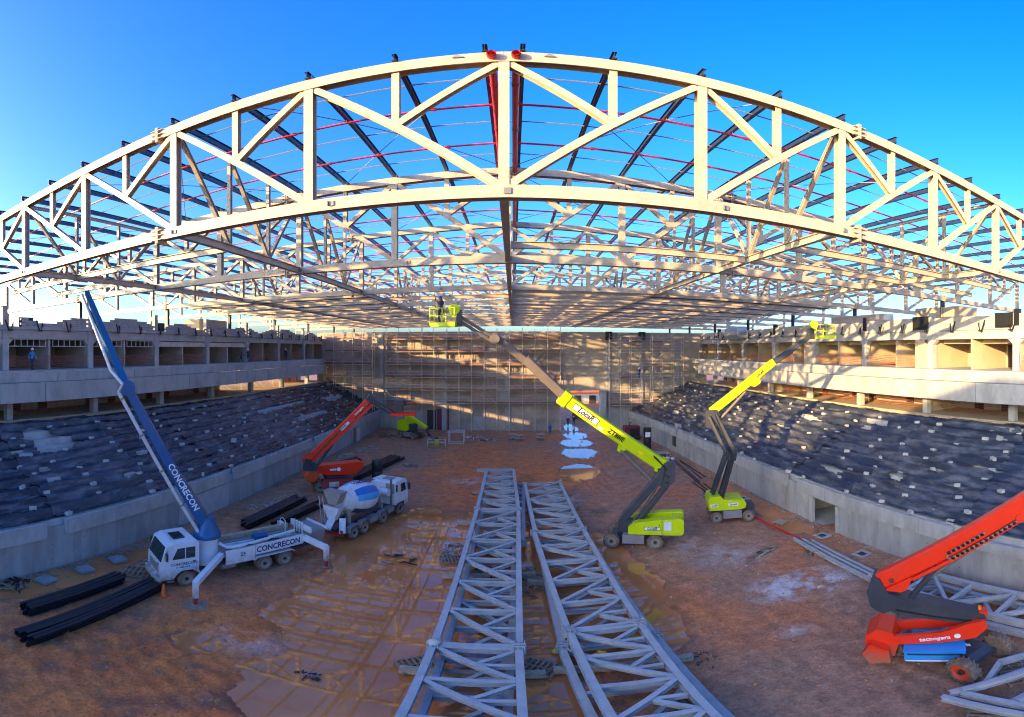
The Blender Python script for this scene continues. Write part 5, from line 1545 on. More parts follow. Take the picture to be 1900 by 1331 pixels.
part('lift_cylinder', MB().tube([L0 + ba1 * 1.7 - bu * .85 + sn * .1, L0 + ba1 * 3.9 - bu * .55 + sn * .1], .08, 10), 'boom_grey', b5, True)

# hydraulic hoses and small fittings
def hoses(t, pts, n=3, r=.022, off=(0, 0, .06)):
    for k in range(n):
        part('hydraulic_hose', MB().tube([V(p) + V(off) * k + V((0, 0, .03 * math.sin(i * 2.0 + k))) for i, p in enumerate(pts)], r, 5), 'plastic_black', t, True)
hoses(bl, [(7.6, 30.5, 1.9), (8.3, 30.55, 2.6), (9.3, 30.75, 3.9), (10.2, 31.0, 5.1), (10.5, 31.0, 5.9), (9.6, 30.95, 6.9)])
hoses(b2, [(15.9, 33.2, 2.4), (16.3, 33.1, 4.0), (16.7, 33.0, 5.8), (16.2, 33.4, 7.4), (15.5, 33.7, 9.2)], 3)
hoses(b3, [(-18.6, 40.9, 2.6), (-18.8, 40.5, 3.4), (-17.6, 41.0, 5.0), (-15.6, 41.8, 7.2)], 2)
hoses(pt, [(-15.3, 23.0, 1.7), (-15.0, 23.6, 2.0), (-14.6, 24.4, 1.75), (-14.2, 25.1, 2.0), (-13.7, 26.1, 1.8)], 3, .03)
for k in range(3):
    part('wiper', MB(frameM((-17.81, 20.57, .03), Vd(-.483, -.876), Vd(.876, -.483))).bar((1.56, -.7 + k * .6, 1.85), (1.38, -.5 + k * .6, 2.4), .02, .02), 'black_steel', pt)

L0c, L1c = V((10.6, 31.45, 5.95)), V((3.25, 31.1, 11.35))
bac = unit(L1c - L0c)
nnc = Vd(-.348, -.937)
buc = unit(V((0, 0, 1)) - bac * bac.z)
for d, h in ((.1, .3), (.35, -.3), (.6, .25)):
    part('pin', MB().lathe(L0c + bac * d + buc * h + nnc * .35, nnc, [(0, .08), (.03, .08)], 10), 'black_steel', bl)
for x, z in ((.05, .3), (.25, -.25), (.2, -.7)):
    part('pin', MB().lathe(V((10.55 + x, 31.35, 5.6 + z)) + nnc * .43, nnc, [(0, .11), (.03, .11)], 10), 'black_steel', bl)
part('warning_label', MB().prism([(-.2, -.1), (.2, -.1), (.2, .1), (-.2, .1)], L0c + bac * 2.2 + nnc * .325, bac, buc, nnc, .02), 'helmet_yellow', bl)
part('warning_label', MB().prism([(-.2, -.08), (.2, -.08), (.2, .08), (-.2, .08)], L0c + bac * 5.6 - buc * .2 + nnc * .31, bac, buc, nnc, .02), 'ink_white', bl)

# ================================================================== STORED STEEL ON THE FLOOR
def stored_truss(label, a, b, c, d, z, n, flip=0, group=None, h=.34, m='grey_paint', plates=(1, 1), sub=True):
    """flat truss: far-left a, far-right b, near-left c, near-right d (x, y)"""
    A, B, C, D = (V((p[0], p[1], z)) for p in (a, b, c, d))
    t = thing('stored_truss', label, 'steel truss', tuple((A + B + C + D) / 4 - V((0, 0, .2))), group)
    part('chord', MB().ibeam(A, C, h, .3, .03, .03), m, t)
    part('chord', MB().ibeam(B, D, h, .3, .03, .03), m, t)
    for k in range(n + 1):
        f = k / n
        p, q = A.lerp(C, f), B.lerp(D, f)
        u = unit(q - p)
        part('cross_bar', MB().ibeam(p + u * .16, q - u * .16, .26, .22, .025, .02), m, t)
        if k < n:
            p2, q2 = A.lerp(C, (k + 1) / n), B.lerp(D, (k + 1) / n)
            s0, s1 = (p2, q) if (flip + (k >= n // 2)) % 2 == 0 else (p, q2)
            v = unit(s1 - s0)
            part('diagonal', MB().ibeam(s0 + v * .2 + V((0, 0, .02)), s1 - v * .2 + V((0, 0, .02)), .24, .2, .025, .02), m, t)
            if sub:
                mid = (s0 + s1) / 2
                e = q2 if s1 == q else q
                w = unit(e - mid)
                part('strut', MB().ibeam(mid + w * .12 - V((0, 0, .02)), e - w * .2 - V((0, 0, .02)), .2, .18, .02, .02), m, t)
                hl = B.lerp(D, f + .5 / n)
                part('strut', MB().ibeam(mid + V((0, 0, -.03)), hl + V((-.15, 0, -.03)), .2, .18, .02, .02), m, t)
    for on, (p, q, o) in zip(plates, ((A, B, C), (C, D, A))):
        if on:
            for e, oo in ((p, o), (q, o)):
                w = unit(oo - e) if e is p else unit((D if p is A else B) - q)
                pb = MB().box(e - w * .02, (.52, .05, .5), math.atan2(w.y, w.x) - math.pi / 2)
                for kx in (-.2, 0, .2):
                    pb.box(e + w * .12 + V((kx, 0, .2)), (.03, .24, .1), math.atan2(w.y, w.x) - math.pi / 2)
                part('end_plate', pb, m, t)
    return t
g1 = 'grey roof truss segments stored on the floor'
stored_truss('far segment of the left grey stored truss, top layer, with an overhanging end bar', (-2.78, 49.2), (.06, 49.6), (-2.83, 37.0), (.42, 36.9), 1.25, 5, 0, g1)
stored_truss('long middle segment of the left grey stored truss, top layer, over the puddle', (-2.83, 36.8), (.42, 36.6), (-3.03, 17.85), (.24, 17.85), 1.25, 6, 0, g1)
stored_truss('nearest segment of the left grey stored truss, cut by the bottom edge', (-3.05, 17.65), (.22, 17.6), (-3.2, 8.0), (.32, 8.2), 1.25, 4, 1, g1)
stored_truss('lower layer truss under the far part of the left stack, shifted right', (-2.3, 46.5), (1.05, 46.5), (-2.6, 31.5), (.68, 31.5), .62, 5, 1, g1)
stored_truss('lower layer truss under the near part of the left stack', (-2.6, 31.0), (.1, 31.0), (-2.75, 9.5), (-.22, 9.5), .62, 8, 1, g1)
stored_truss('far segment of the right grey stored truss', (1.15, 45.4), (4.55, 45.7), (1.55, 32.6), (4.93, 32.8), .95, 5, 0, g1)
stored_truss('middle segment of the right grey stored truss with paired diagonals', (1.45, 32.3), (4.9, 32.5), (2.26, 19.3), (5.35, 19.5), 1.1, 5, 1, g1)
stored_truss('nearest segment of the right grey stored truss, cut by the bottom edge', (2.33, 19.1), (5.36, 19.2), (3.1, 8.5), (5.7, 8.2), 1.1, 5, 1, g1)
stored_truss('lower layer truss under the middle of the right stack', (1.75, 31.8), (5.2, 32.0), (2.0, 18.8), (5.9, 18.9), .5, 4, 1, g1, sub=False)
stored_truss('lower layer truss under the near end of the right stack', (1.95, 18.6), (5.95, 18.7), (2.75, 8.3), (6.3, 8.0), .5, 3, 1, g1, sub=False)
solo('loose_beam', MB().ibeam((-3.9, 49.9, 1.25), (.1, 50.05, 1.25), .32, .25), 'grey_paint', 'grey beam laid crosswise over the far end of the left stored truss', 'beam', (-1.9, 49.95, 1.1))
for i, (x, y, a, L) in enumerate(((-1.3, 45, .05, 5.2), (-1.6, 36.5, -.03, 5.6), (-1.4, 27.0, .08, 5.4), (3.2, 40, .1, 5), (3.4, 26, -.05, 5.2), (-1.5, 17.0, .02, 5.4), (4.2, 17.2, -.04, 5.4))):
    solo('timber_sleeper', MB().box((x, y, .26), (L, .28, .3), a), 'timber_pale', 'timber sleeper carrying the %s stored truss, %s from the far end' % (('left', 'left', 'left', 'right', 'right', 'left', 'right')[i], ORD[(0, 1, 2, 0, 1, 3, 2)[i]]), 'timber', (x, y, .1), 'timber sleepers under the trusses')
# along the right wall and in the corner
stored_truss('grey stored truss lying along the right retaining wall behind the red lift', (17.9, 18.6), (20.2, 18.8), (18.2, 8.4), (20.9, 8.6), .85, 4, 0, g1, sub=False)
stored_truss('lower grey truss under the one along the right wall', (17.6, 17.4), (19.9, 17.6), (17.9, 8.2), (20.4, 8.2), .45, 4, 1, g1, sub=False)
for i, (x0, x1) in enumerate(((18.8, 18.2), (19.15, 18.6), (19.5, 19.0))):
    solo('loose_beam', MB().ibeam((x0, 27.5 - i * .6, .22 + .02 * i), (x1, 16.6, .25), .26, .2), 'grey_paint', 'long grey beam by the right wall, %s of three side by side' % ORD[i], 'beam', (x0, 22, .1), 'grey beams along the right wall')
solo('red_pipe', MB().tube([(18.9, 33.2, .16), (19.1, 29.5, .16), (19.3, 25.0, .2)], .07, 8), 'red_pipe', 'red pipe lying on the mud by the right wall', 'pipe', (19.1, 29, .1), smooth=True)
t = thing('stored_truss', 'grey triangular truss end lying on pallets in the bottom right corner', 'steel truss', (13.4, 8.1, .4))
for p, q in (((12.0, 9.2, .55), (12.6, 5.2, .55)), ((12.55, 8.85, .6), (13.1, 5.2, .6)), ((12.3, 9.1, .6), (16.5, 7.0, .62)), ((12.6, 8.8, .72), (16.6, 6.6, .74)), ((12.9, 6.4, .55), (15.2, 5.6, .55)), ((13.4, 8.5, .5), (15.2, 8.9, .5)), ((15.2, 8.95, .5), (16.4, 8.2, .5)), ((12.85, 7.2, .5), (15.2, 6.5, .5)), ((12.95, 6.9, .65), (15.2, 6.1, .65))):
    part('chord', MB().ibeam(p, q, .26, .22, .025, .02), 'grey_paint', t)

def pallet(name, label, x, y, rz, L=1.2, Wd=1.0, m='timber', z=.06, group='wooden pallets'):
    t = thing(name, label, 'pallet', (x, y, z), group, rz)
    for k in range(7):
        part('board', MB().box((-L / 2 + .07 + k * (L - .14) / 6, 0, .12), (.1, Wd, .022)), m, t, local=True)
    for k in (-1, 0, 1):
        part('bearer', MB().box((0, k * (Wd / 2 - .05), .055), (L, .09, .1)), m, t, local=True)
    return t
pallet('pallet', 'wooden pallet on the mud in front of the pump truck cab', -19.9, 19.4, .5, 2.0, 1.5)
pallet('pallet', 'broken pallet beside the near left stored truss, on its left', -3.7, 17.6, .6, 1.5, 1.1)
pallet('pallet', 'broken pallet beside the near left stored truss, on its right', 1.0, 17.7, -.5, 1.5, 1.1)
pallet('pallet', 'small pallet on the mud between right truss and big lime lift', 7.4, 39.2, .1, 1.1, .9)
pallet('pallet', 'slatted pallet under the corner truss, upper one', 15.2, 8.2, .9, 1.6, 1.2)
pallet('pallet', 'slatted pallet under the corner truss, lower one by the bottom edge', 12.4, 7.7, .5, 1.6, 1.3)
pallet('pallet', 'pallet under the right truss near the bottom edge', 5.5, 14.0, .2, 1.4, 1.2)
pallet('pallet', 'weathered pallet left of the left truss, over the water', -3.9, 29.5, .3, 1.5, 1.2)
pallet('pallet', 'pale pallet by the wheel of the right lime lift', 20.1, 31.2, .4, 1.1, .9, 'timber_pale')

def stack(name, label, p, q, nx, nz, w, h, z0, m='plastic_black', jit=.25, beam=True, group='bundles of black purlins', under=True, gap=1.22):
    p, q = V((p[0], p[1], 0)), V((q[0], q[1], 0))
    a = unit(q - p)
    sd = V((a.y, -a.x, 0))
    t = thing(name, label, 'steel bundle', tuple((p + q) / 2), group)
    for i in range(nx):
        for k in range(nz):
            j0, j1 = random.uniform(-jit, jit), random.uniform(-jit, jit)
            o = sd * ((i - (nx - 1) / 2) * w * gap + (.07 * k if gap < 2 else random.uniform(-.2, .2))) + V((0, 0, z0 + h / 2 + k * h * 1.04))
            tw = sd * random.uniform(-.06, .06) * (1 if gap < 2 else 6)
            f = MB().ibeam(p + a * j0 + o - tw, q + a * j1 + o + tw, h, w, .014, .014) if beam else MB().bar(p + a * j0 + o, q + a * j1 + o, w, h)
            part('profile', f, m, t)
    if under:
        for f in (.12, .5, .85):
            c = p.lerp(q, f)
            part('batten', MB().bar(c - sd * (nx * w * .7), c + sd * (nx * w * .7), .1, z0 * 2, (0, 0, 1)), 'timber', t)
    return t
stack('purlin_bundle', 'upper bundle of black steel purlins on the mud near the left wall', (-19.7, 11.4), (-19.9, 17.9), 4, 2, .2, .26, .1)
stack('purlin_bundle', 'longest bundle of black steel purlins, lower one near the traffic cone', (-17.3, 10.0), (-17.9, 18.6), 5, 2, .2, .26, .1)
stack('purlin_bundle', 'bundle of black purlins behind the pump truck', (-19.5, 30.0), (-18.9, 38.2), 5, 2, .2, .28, .1, jit=.7)
stack('purlin_bundle', 'second bundle of black purlins between pump truck and mixer', (-17.6, 31.5), (-16.6, 37.4), 3, 2, .2, .28, .1, jit=.7)
stack('purlin_bundle', 'bundle of black purlins beyond the mixer cab', (-17.2, 46.5), (-14.8, 58.0), 6, 2, .22, .3, .1, jit=1.2)
stack('purlin_bundle', 'small bundle of black profiles behind the red lift', (-20.9, 51.0), (-19.2, 56.0), 5, 2, .2, .25, .1, jit=.6)
stack('pipe_bundle', 'dark pipes and profiles strewn along the far right wall', (20.6, 57.5), (19.6, 46.0), 4, 1, .1, .08, .05, jit=2.2, gap=3.4, under=False, group='dark pipes along the right wall')
stack('pipe_bundle', 'second heap of dark profiles along the right wall nearer the lime lift', (18.9, 46), (18.7, 38.0), 3, 1, .1, .08, .05, jit=1.6, gap=3.0, under=False, group='dark pipes along the right wall')
t = thing('timber_pile', 'pile of loose planks on the mud right of the big lime lift', 'timber', (15.8, 26.3, .05))
for k in range(9):
    part('plank', MB().box((15.8 + random.uniform(-.5, .5), 26.4 + random.uniform(-.4, .4), .1 + .05 * (k // 3)), (1.6 + random.uniform(-.3, .6), .17, .04), .35 + random.uniform(-.25, .25)), 'timber_pale' if k % 2 else 'timber', t)
part('plank', MB().box((14.5, 25.9, .07), (1.6, .17, .04), .55), 'timber', t)
for i, (x, y) in enumerate(((-22.5, 14.5), (-22.4, 17.2), (-22.3, 19.8))):
    c = thing('drain_cover', 'square concrete drain cover by the left wall, %s from the picture edge' % ORD[i], 'drain cover', (x, y, .05), 'concrete drain covers', .15 - .2 * i)
    part('slab', MB().box((0, 0, .06), (.95, .95, .13)), 'pilaster', c, local=True)
    part('rim', MB().box((0, .4, .14), (.75, .1, .04)).box((0, -.4, .14), (.75, .1, .04)).box((.4, 0, .14), (.1, .7, .04)).box((-.4, 0, .14), (.1, .7, .04)), 'pilaster', c, local=True)
for i, (x, y) in enumerate(((20.6, 38.5), (20.9, 22.6), (21.0, 27.0))):
    c = thing('drain_cover', ('square concrete drain frame in the water by the right wall', 'square drain frame near the right wall below the coping', 'sunken drain frame by the right wall doorway')[i], 'drain cover', (x, y, .04), 'concrete drain covers', .1)
    part('slab', MB().box((0, .4, .05), (.95, .18, .12)).box((0, -.4, .05), (.95, .18, .12)).box((.4, 0, .05), (.16, .62, .12)).box((-.4, 0, .05), (.16, .62, .12)), 'precast', c, local=True)
    part('pit', MB().box((0, 0, .02), (.6, .6, .04)), 'opening_shade', c, local=True)  # dark slab imitating the shade down the pit
c = thing('traffic_cone', 'orange traffic cone with white bands in front of the pump truck', 'cone', (-16.85, 18.2, .04))
part('base', MB().box((0, 0, .03), (.52, .52, .06)), 'cone_orange', c, local=True)
part('body', MB().lathe((0, 0, .06), (0, 0, 1), [(0, .2), (.05, .17), (.76, .045), (.78, .03)], 16), 'cone_orange', c, True, local=True)
for z, r in ((.32, .13), (.52, .095)):
    part('band', MB().lathe((0, 0, z), (0, 0, 1), [(0, r), (.1, r - .016)], 16), 'ink_white', c, True, local=True)
# floor clutter
g = thing('generator', 'maroon and black generator at the far end of the right wall', 'generator', (18.8, 71.5, .05))
part('housing', MB().bb(17.3, 19.7, 70.9, 72.4, .5, 2.3), 'maroon', g)
part('grille', MB().bb(18.1, 19.6, 70.8, 70.89, .6, 1.9), 'plastic_black', g)
part('skid', MB().bb(17.2, 19.8, 70.8, 72.5, .1, .45), 'black_steel', g)
part('exhaust', MB().tube([(18.2, 71.6, 2.3), (18.2, 71.6, 2.7), (18.5, 71.6, 2.8)], .08, 8), 'black_steel', g)
d = thing('pipe_roll', 'tall black drum column standing by the right wall', 'drum', (18.45, 62.5, .05))
for k in range(3): part('ring', MB().lathe((18.45, 62.5, .05 + k * 1.15), (0, 0, 1), [(0, .5), (.06, .56), (1.05, .56), (1.12, .5)], 18), 'plastic_black', d, True)
part('notice', MB().bb(18.0, 18.7, 61.86, 61.93, 2.2, 2.9), 'ink_white', d)
b = thing('black_drum', 'black plastic barrel standing behind the mixer cab', 'drum', (-14.2, 47.5, .05))
part('body', MB().lathe((-14.2, 47.5, .05), (0, 0, 1), [(0, .5), (.1, .56), (1.2, .58), (1.25, .55), (1.3, .58), (2.4, .56), (2.5, .5)], 18), 'plastic_black', b, True)
for i in range(6):
    x, y = 17.0 + .5 * i + random.uniform(-.1, .1), 55.3 + .25 * math.sin(i * 2)
    k = thing('bucket', 'white plastic bucket by the right wall, %s in the row' % ORD[i], 'bucket', (x, y, .06), 'white buckets in a row')
    part('body', MB().lathe((0, 0, 0), (0, 0, 1), [(0, .19), (.55, .24), (.56, .26), (.62, .26)], 14), 'plastic_white', k, True, local=True)
    part('handle', MB().tube([(-.25, 0, .55), (-.15, .1, .75), (.15, .1, .75), (.25, 0, .55)], .015, 5), 'steel_rod', k, local=True)
t = thing('work_table', 'makeshift table with green boards behind the white buckets', 'table', (18.4, 57, .05))
part('table_top', MB().bb(17.0, 19.6, 56.4, 57.8, .95, 1.03), 'timber_pale', t)
for x in (17.1, 19.5):
    for y in (56.5, 57.7): part('leg', MB().bar((x, y, .05), (x, y, .95), .08, .08, (1, 0, 0)), 'red_dull', t)
part('crate', MB().bb(17.9, 19.0, 56.2, 56.39, .1, .9), 'dark_paint', t)
fr = thing('storage_rack', 'small grey box frame rack standing in front of the end wall', 'rack', (-8.6, 70.4, .05))
for x in (-9.7, -7.4):
    for y in (69.8, 71.2): part('post', MB().bar((x, y, .05), (x, y, 1.9), .14, .14, (1, 0, 0)), 'grey_paint', fr)
for z in (.12, 1.9):
    for y in (69.8, 71.2): part('bar', MB().bar((-9.85, y, z), (-7.25, y, z), .15, .16), 'grey_paint', fr)
    for x in (-9.7, -7.4): part('bar', MB().bar((x, 69.9, z), (x, 71.1, z), .13, .14), 'grey_paint', fr)
for i, (x, y) in enumerate(((-.2, 73), (1.0, 72.6), (4.3, 73.2))):
    t = thing('parts_cage', 'wire cage pallet of fittings before the end wall, %s from the lime basket' % ORD[i], 'cage', (x, y, .05), 'cages of fittings')
    part('pallet_base', MB().box((0, 0, .08), (1.2, 1.0, .14)), 'timber', t, local=True)
    mb = MB()
    for q in range(26): mb.box((random.uniform(-.5, .5), random.uniform(-.4, .4), random.uniform(.2, .8)), (random.uniform(.1, .4), .08, .08), random.uniform(0, 3))
    part('fittings', mb, 'bolt_plate', t, local=True, kind='stuff')
    for z in (.5, 1.0): part('rail', MB().tube([(-.58, -.48, z), (.58, -.48, z), (.58, .48, z), (-.58, .48, z), (-.58, -.48, z)], .025, 5), 'scaf_tube', t, local=True)
def heap(name, label, cat, x, y, rx, ry, n, mats, lmax=1.2, grp=None, hmax=.35):
    t = thing(name, label, cat, (x, y, .04), grp)
    for m in mats:
        mb = MB()
        for q in range(n):
            a, r = random.uniform(0, 6.3), math.sqrt(random.random())
            px, py = math.cos(a) * r * rx, math.sin(a) * r * ry
            wd = random.uniform(.03, .12) * min(1, lmax + .2)
            mb.box((px, py, random.uniform(.02, hmax * (1.1 - r))), (random.uniform(.12, 1) * lmax, wd, random.uniform(.02, .08)), 0, Matrix.Rotation(random.uniform(0, 6.3), 3, 'Z') @ Matrix.Rotation(random.uniform(-.25, .25), 3, 'Y'))
        part('scrap', mb, m, t, local=True, kind='stuff')
HP = [('debris_heap', 'scrap and plastic heap at the far end of the left wall', -20.2, 73.6, 1.5, 1.2, 26, ('plastic_black', 'timber'), .9), ('debris_heap', 'grey rubble heap along the far left wall', -19.8, 63, 1.6, 3.0, 34, ('concrete', 'timber_pale'), .9),
      ('debris_heap', 'boards and rubble along the left wall near the red boom', -21.5, 57.5, 1.0, 2.5, 26, ('timber_pale', 'concrete'), 1.2), ('debris_heap', 'little scrap heap on the open mud beyond the black purlins', -12.3, 55.2, 1.0, .7, 18, ('bolt_plate', 'timber'), .7),
      ('debris_heap', 'rags and black plastic before the end wall', -4.0, 73.2, 1.5, .9, 26, ('plastic_black', 'awning'), .8), ('debris_heap', 'boards and white sacks before the end wall', -6.5, 75, 1.8, .9, 22, ('plastic_white', 'timber'), 1.2),
      ('debris_heap', 'dark heap of torn sheeting at the left picture edge by the wall', -23.0, 12.6, .8, 1.1, 26, ('plastic_black', 'timber'), 1.0), ('debris_heap', 'tangled scrap of dark profiles beside the right water', 18.6, 40, 1.2, 2.2, 34, ('plastic_black', 'steel_rod'), 1.2),
      ('debris_heap', 'dark sodden rubbish under the left truss in the puddle', -1.7, 27.2, 1.5, 1.3, 40, ('plastic_black', 'timber'), .9), ('debris_heap', 'timber offcuts between the two truss stacks', 1.0, 26.4, .9, 2.0, 22, ('timber', 'timber_pale'), 1.3),
      ('debris_heap', 'weathered boards and stones left of the left truss', -4.1, 31.2, .7, 1.6, 26, ('timber', 'concrete'), .7), ('debris_heap', 'boards and grit by the left wall shutter', -20.8, 36, 1.2, 2.2, 22, ('timber_pale', 'concrete'), .9),
      ('debris_heap', 'wet plywood pieces on the right floor by the wall', 18.6, 24.2, .8, 1.0, 8, ('timber', 'dark_paint'), 1.0), ('debris_heap', 'white chips beside the wheel of the near red lift', 16.0, 8.6, .7, .5, 26, ('concrete', 'plastic_white'), .12),
      ('debris_heap', 'dark rubbish beside the near right truss', 7.4, 17.0, .5, .9, 16, ('dark_paint', 'stone'), .22), ('debris_heap', 'bits of wood under the pump truck bumper', -20.6, 20.9, .6, .5, 16, ('timber', 'timber_pale'), .5),
      ('debris_heap', 'clod and dark rag on the orange mud in the foreground', -7.3, 15.6, .5, .25, 10, ('plastic_black', 'steel_rod'), .4), ('debris_heap', 'dark branch-like scrap lying in the puddle', -7.4, 28.9, 1.3, .9, 10, ('plastic_black',), 1.0)]
for nm, lb, x, y, rx, ry, n, ms, lm in HP:
    heap(nm, lb, 'debris', x, y, rx, ry, n, ms, lm, 'debris heaps on the floor', .3)
mb = MB()
for s in (-1, 1):
    for q in range(900):
        y = random.uniform(8, 80)
        x = wall_x(s, y) - s * abs(random.gauss(.3, .45))
        mb.box((x, y, random.uniform(.02, .08)), (random.uniform(.05, .22), random.uniform(.04, .16), random.uniform(.03, .1)), random.uniform(0, 3))
solo('rubble', mb, 'stone', 'fine rubble along the foot of both retaining walls', 'rubble', kind='stuff')
mb = MB()
for q in range(2200):
    x, y = random.gauss(-13.5, 4.6), random.gauss(12.6, 3.2)
    if q > 1500: x, y = random.uniform(8, 20), random.uniform(9, 34)
    if not (-23 < x < 21 and 7.5 < y < 36): continue
    if puddle_field(np.array([x]), np.array([y]), WATER[0])[0] > -.1: continue
    r = random.choice((.03, .04, .05, .07, .1))
    gz = float(GZ[np.abs(gy - y).argmin(), np.abs(gx - x).argmin()])
    c = V((x, y, gz - .01))
    ring = [c + V((math.cos(a) * r * random.uniform(.6, 1.3), math.sin(a) * r * random.uniform(.6, 1.3), 0)) for a in (0, 1.2, 2.5, 3.8, 5.1)]
    mb.add(ring + [c + V((random.uniform(-.4, .4) * r, random.uniform(-.4, .4) * r, r * .7)), c + V((random.uniform(-.4, .4) * r, random.uniform(-.4, .4) * r, r * .8))], [(0, 1, 5), (1, 2, 5), (2, 3, 6), (3, 4, 6), (4, 0, 6), (2, 6, 5), (0, 5, 6)])
solo('mud_clods', mb, 'clod', 'clods of churned red mud over the near floor', 'mud', kind='stuff')
solo('hose', MB().tube([(-20.6, 41.2, .1), (-21.3, 40.4, .1), (-21.0, 39.3, .1), (-19.6, 38.9, .1), (-18.2, 39.4, .1)], .04, 6), 'hose', 'pale hose curled on the mud by the red lift', 'hose', (-20, 40, .05), smooth=True)
solo('hose', MB().tube([(22.1, 55.5, 3.6), (21.6, 56.5, 2.0), (21.0, 57.8, .15)], .03, 5), 'hose', 'thin brown hose hanging down the right wall', 'hose', (21.6, 56.5, .1), smooth=True)
solo('float_ball', MB().lathe((1.75, 19.0, -.02), (0, 0, 1), [(0, .1), (.12, .2), (.26, .1)], 12), 'helmet_yellow', 'yellow ball floating in the water between the trusses', 'float', (1.75, 19, 0), smooth=True)
solo('cloth_wrap', MB().lathe((-3.05, 17.75, 1.38), (0, 0, 1), [(0, .22), (.08, .27), (.17, .18), (.2, .06)], 9), 'awning', 'white rag tied over a splice of the left truss', 'rag', (-3.05, 17.75, 1.4), smooth=True)
# roof plant over the right boxes and fallen items
solo('duct', MB().lathe((33.9, 63.5, 17.0), (0, 1, 0), [(0, .9), (.05, 1.0), (4.6, 1.0), (4.65, .9)], 9), 'foil', 'silver eight sided duct lying on brackets of the right stand', 'duct', (33.9, 65.8, 16))
solo('insulation_roll', MB().bb(35.6, 37.0, 35, 44, 17.5, 18.3), 'foil', 'long silver insulation wrapped crate on the right gallery roof', 'crate', (36.3, 39.5, 17.5))
solo('roof_crate', MB().bb(36, 39, 25.5, 31.0, 16.5, 18.6), 'plaster_warm', 'pale plywood housing on the right gallery roof', 'housing', (37.5, 28, 16.5))
solo('roof_crate', MB().bb(-39, -36.5, 46, 52, 16.5, 18.3), 'plaster_warm', 'pale housing on the left gallery roof', 'housing', (-38, 49, 16.5))
solo('white_plank', MB().bar((33.2, 17.6, 12.68), (33.35, 17.5, 14.6), .2, .05), 'timber_pale', 'pale upright plank leaning at the right gallery edge', 'plank', (33.2, 17.6, 12.7))
for i, (x, y) in enumerate(((-29.6, 17.3), (-27.2, 18.1), (-28.0, 27.5), (-26.1, 24.4), (-26.5, 39))):
    z = float(tarp_z(-1, np.array([x]), np.array([y]))[0])
    solo('foam_slab', MB().box((x, y, z + .12), (.5, 1.0, .26), .2 * i - .3), 'precast', 'larger pale block lump on the left sheeting, %s from the picture edge' % ORD[i], 'block', (x, y, z), 'large pale lumps on the left sheeting')

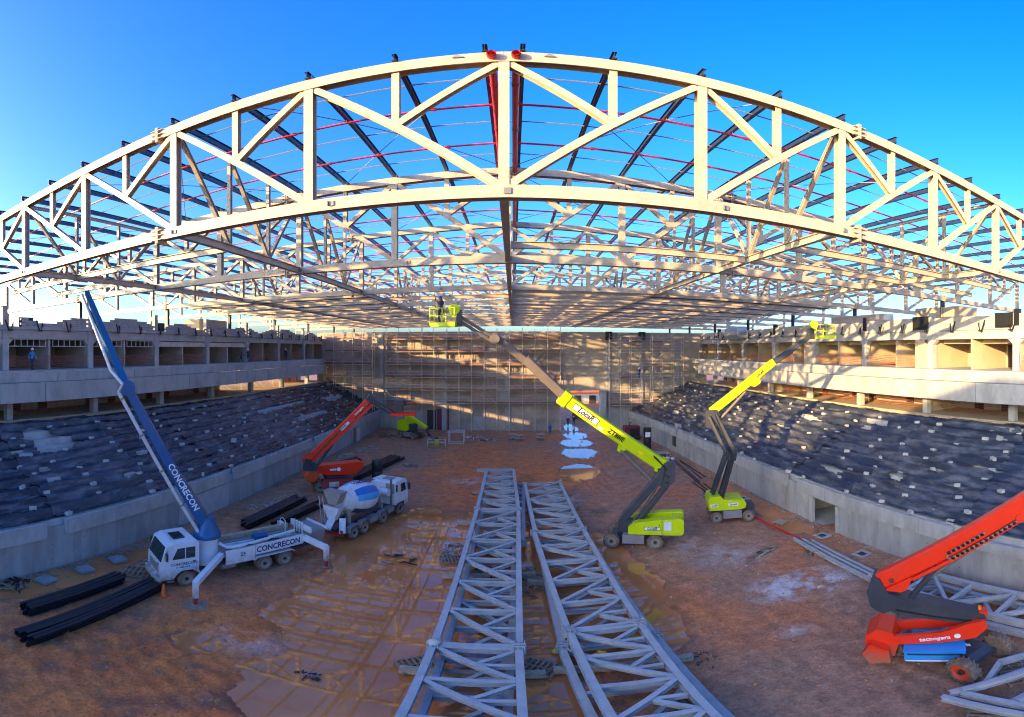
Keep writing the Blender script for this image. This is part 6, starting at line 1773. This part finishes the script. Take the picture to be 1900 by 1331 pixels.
# ================================================================== PEOPLE
def person(label, loc, head, shirt, trousers, helmet, pose='stand', scale=1.0, vest=None):
    """one skinned figure; head = heading in radians (0 looks along +Y)"""
    w = {'stand': 0, 'walk': .22, 'reach': .05}[pose]
    pts, edges, rad = [], [], []
    def v(p, r, par=None):
        pts.append(p); rad.append(r)
        if par is not None: edges.append((par, len(pts) - 1))
        return len(pts) - 1
    pel = v((0, 0, .95), (.15, .11))
    wa = v((0, .01, 1.12), (.14, .1), pel)
    chs = v((0, .02, 1.34), (.17, .115), wa)
    nk = v((0, .03, 1.5), (.06, .06), chs)
    hd = v((0, .05, 1.6), (.085, .095), nk)
    ht = v((0, .05, 1.72), (.075, .085), hd)
    v((0, .15, 1.615), (.02, .02), hd)
    for sx in (-1, 1):
        hp = v((sx * .1, 0, .9), (.1, .1), pel)
        kn = v((sx * .11, sx * w * .6 + .03, .5), (.07, .075), hp)
        an = v((sx * .11, sx * w - .02, .1), (.05, .055), kn)
        v((sx * .12, sx * w + .16, .05), (.045, .04), an)
        shd = v((sx * .2, .02, 1.42), (.075, .075), chs)
        if pose == 'reach': e, h = (sx * .24, .2, 1.5), (sx * .16, .32, 1.75)
        else: e, h = (sx * .27, -sx * w * .5 - .01, 1.14), (sx * .26, -sx * w * .9 + .12, .9)
        el = v(e, (.05, .05), shd)
        hn = v(h, (.04, .035), el)
        d = unit(V(h) - V(e))
        for f in range(5):
            o = V(((f - 2) * .018, 0, 0)) if f < 4 else V((-sx * .045, .02, .03))
            L = (.085, .1, .095, .08, .05)[f]
            v(tuple(V(h) + d * L + o), (.011, .011), hn)
    me = bpy.data.meshes.new('p')
    me.from_pydata(pts, edges, [])
    ob = bpy.data.objects.new('p', me)
    COL.objects.link(ob)
    ob.modifiers.new('s', 'SKIN')
    for i, sv in enumerate(me.skin_vertices[0].data):
        sv.radius = rad[i]
        sv.use_root = i == 0
    sb = ob.modifiers.new('u', 'SUBSURF')
    sb.levels = sb.render_levels = 1
    dg = bpy.context.evaluated_depsgraph_get()
    out = bpy.data.meshes.new_from_object(ob.evaluated_get(dg))
    bpy.data.objects.remove(ob)
    out.materials.clear()
    for m in (shirt, trousers, 'skin', 'cloth_dark', vest or shirt): out.materials.append(MATS[m])
    for p in out.polygons:
        c = p.center
        hand = abs(c.x) > .13 and (V((abs(c.x), c.y, c.z)) - V((.26, .12, .86))).length < .15 if pose != 'reach' else c.z > 1.68 and c.y > .2
        p.material_index = 3 if c.z < .1 else 1 if c.z < .97 and not (abs(c.x) > .2) else 2 if (c.z > 1.49 and abs(c.x) < .12) or hand else 4 if 1.12 < c.z < 1.2 else 0
        p.use_smooth = True
    t = bpy.data.objects.new('person', out)
    COL.objects.link(t)
    t.location, t.rotation_euler, t.scale = loc, (0, 0, head), (scale,) * 3
    tag(t, label, 'person')
    hm = MB().lathe((0, .05, 1.69), (0, 0, 1), [(-.02, .15), (0, .145), (.03, .125), (.1, .1), (.14, .05), (.15, .01)], 14)
    part('helmet', hm, helmet, t, True, local=True)
    return t
person('worker in bright blue jacket and white helmet walking along the left gallery', (-34.0, 20.5, 12.7), -1.4, 'cloth_blue', 'cloth_dark', 'helmet_white', 'walk', 1.04)
person('worker in navy overalls on the left gallery, left one of the pair', (-34.2, 52.0, 12.7), 2.0, 'cloth_navy', 'cloth_navy', 'helmet_blue', 'walk', 1.0, 'hivis')
person('worker in navy overalls on the left gallery, right one of the pair', (-34.2, 53.8, 12.7), 1.2, 'cloth_navy', 'cloth_navy', 'helmet_white', 'walk', 1.0, 'hivis')
person('dark dressed worker with white helmet at the far end of the left gallery', (-34.2, 64.7, 12.7), .8, 'cloth_dark', 'cloth_dark', 'helmet_white', 'stand', 1.05)
person('worker in royal blue overalls standing before the end wall beside the gate', (6.2, 78.4, .05), 2.6, 'cloth_royal', 'cloth_royal', 'helmet_blue')
person('dark dressed worker in the gate opening, left one of the pair', (10.2, 86.5, .02), 3.0, 'cloth_navy', 'cloth_dark', 'helmet_white')
person('dark dressed worker in the gate opening, right one of the pair', (11.4, 87.3, .02), 2.6, 'cloth_dark', 'cloth_navy', 'helmet_white', 'walk')
person('worker in navy standing in the big lime lift basket, arms raised', (-4.65, 29.7, 16.04), .6, 'cloth_navy', 'cloth_navy', 'helmet_blue', 'reach', 1.05, 'hivis')
person('worker in royal blue on the sunlit scaffold right of the gate', (22.1, 79.9, 9.38), .3, 'cloth_royal', 'cloth_royal', 'helmet_white', 'reach')
person('pump operator in a yellow helmet at the hopper between the two trucks', (-13.8, 30.0, .05), .6, 'cloth_dark', 'cloth_dark', 'helmet_yellow')
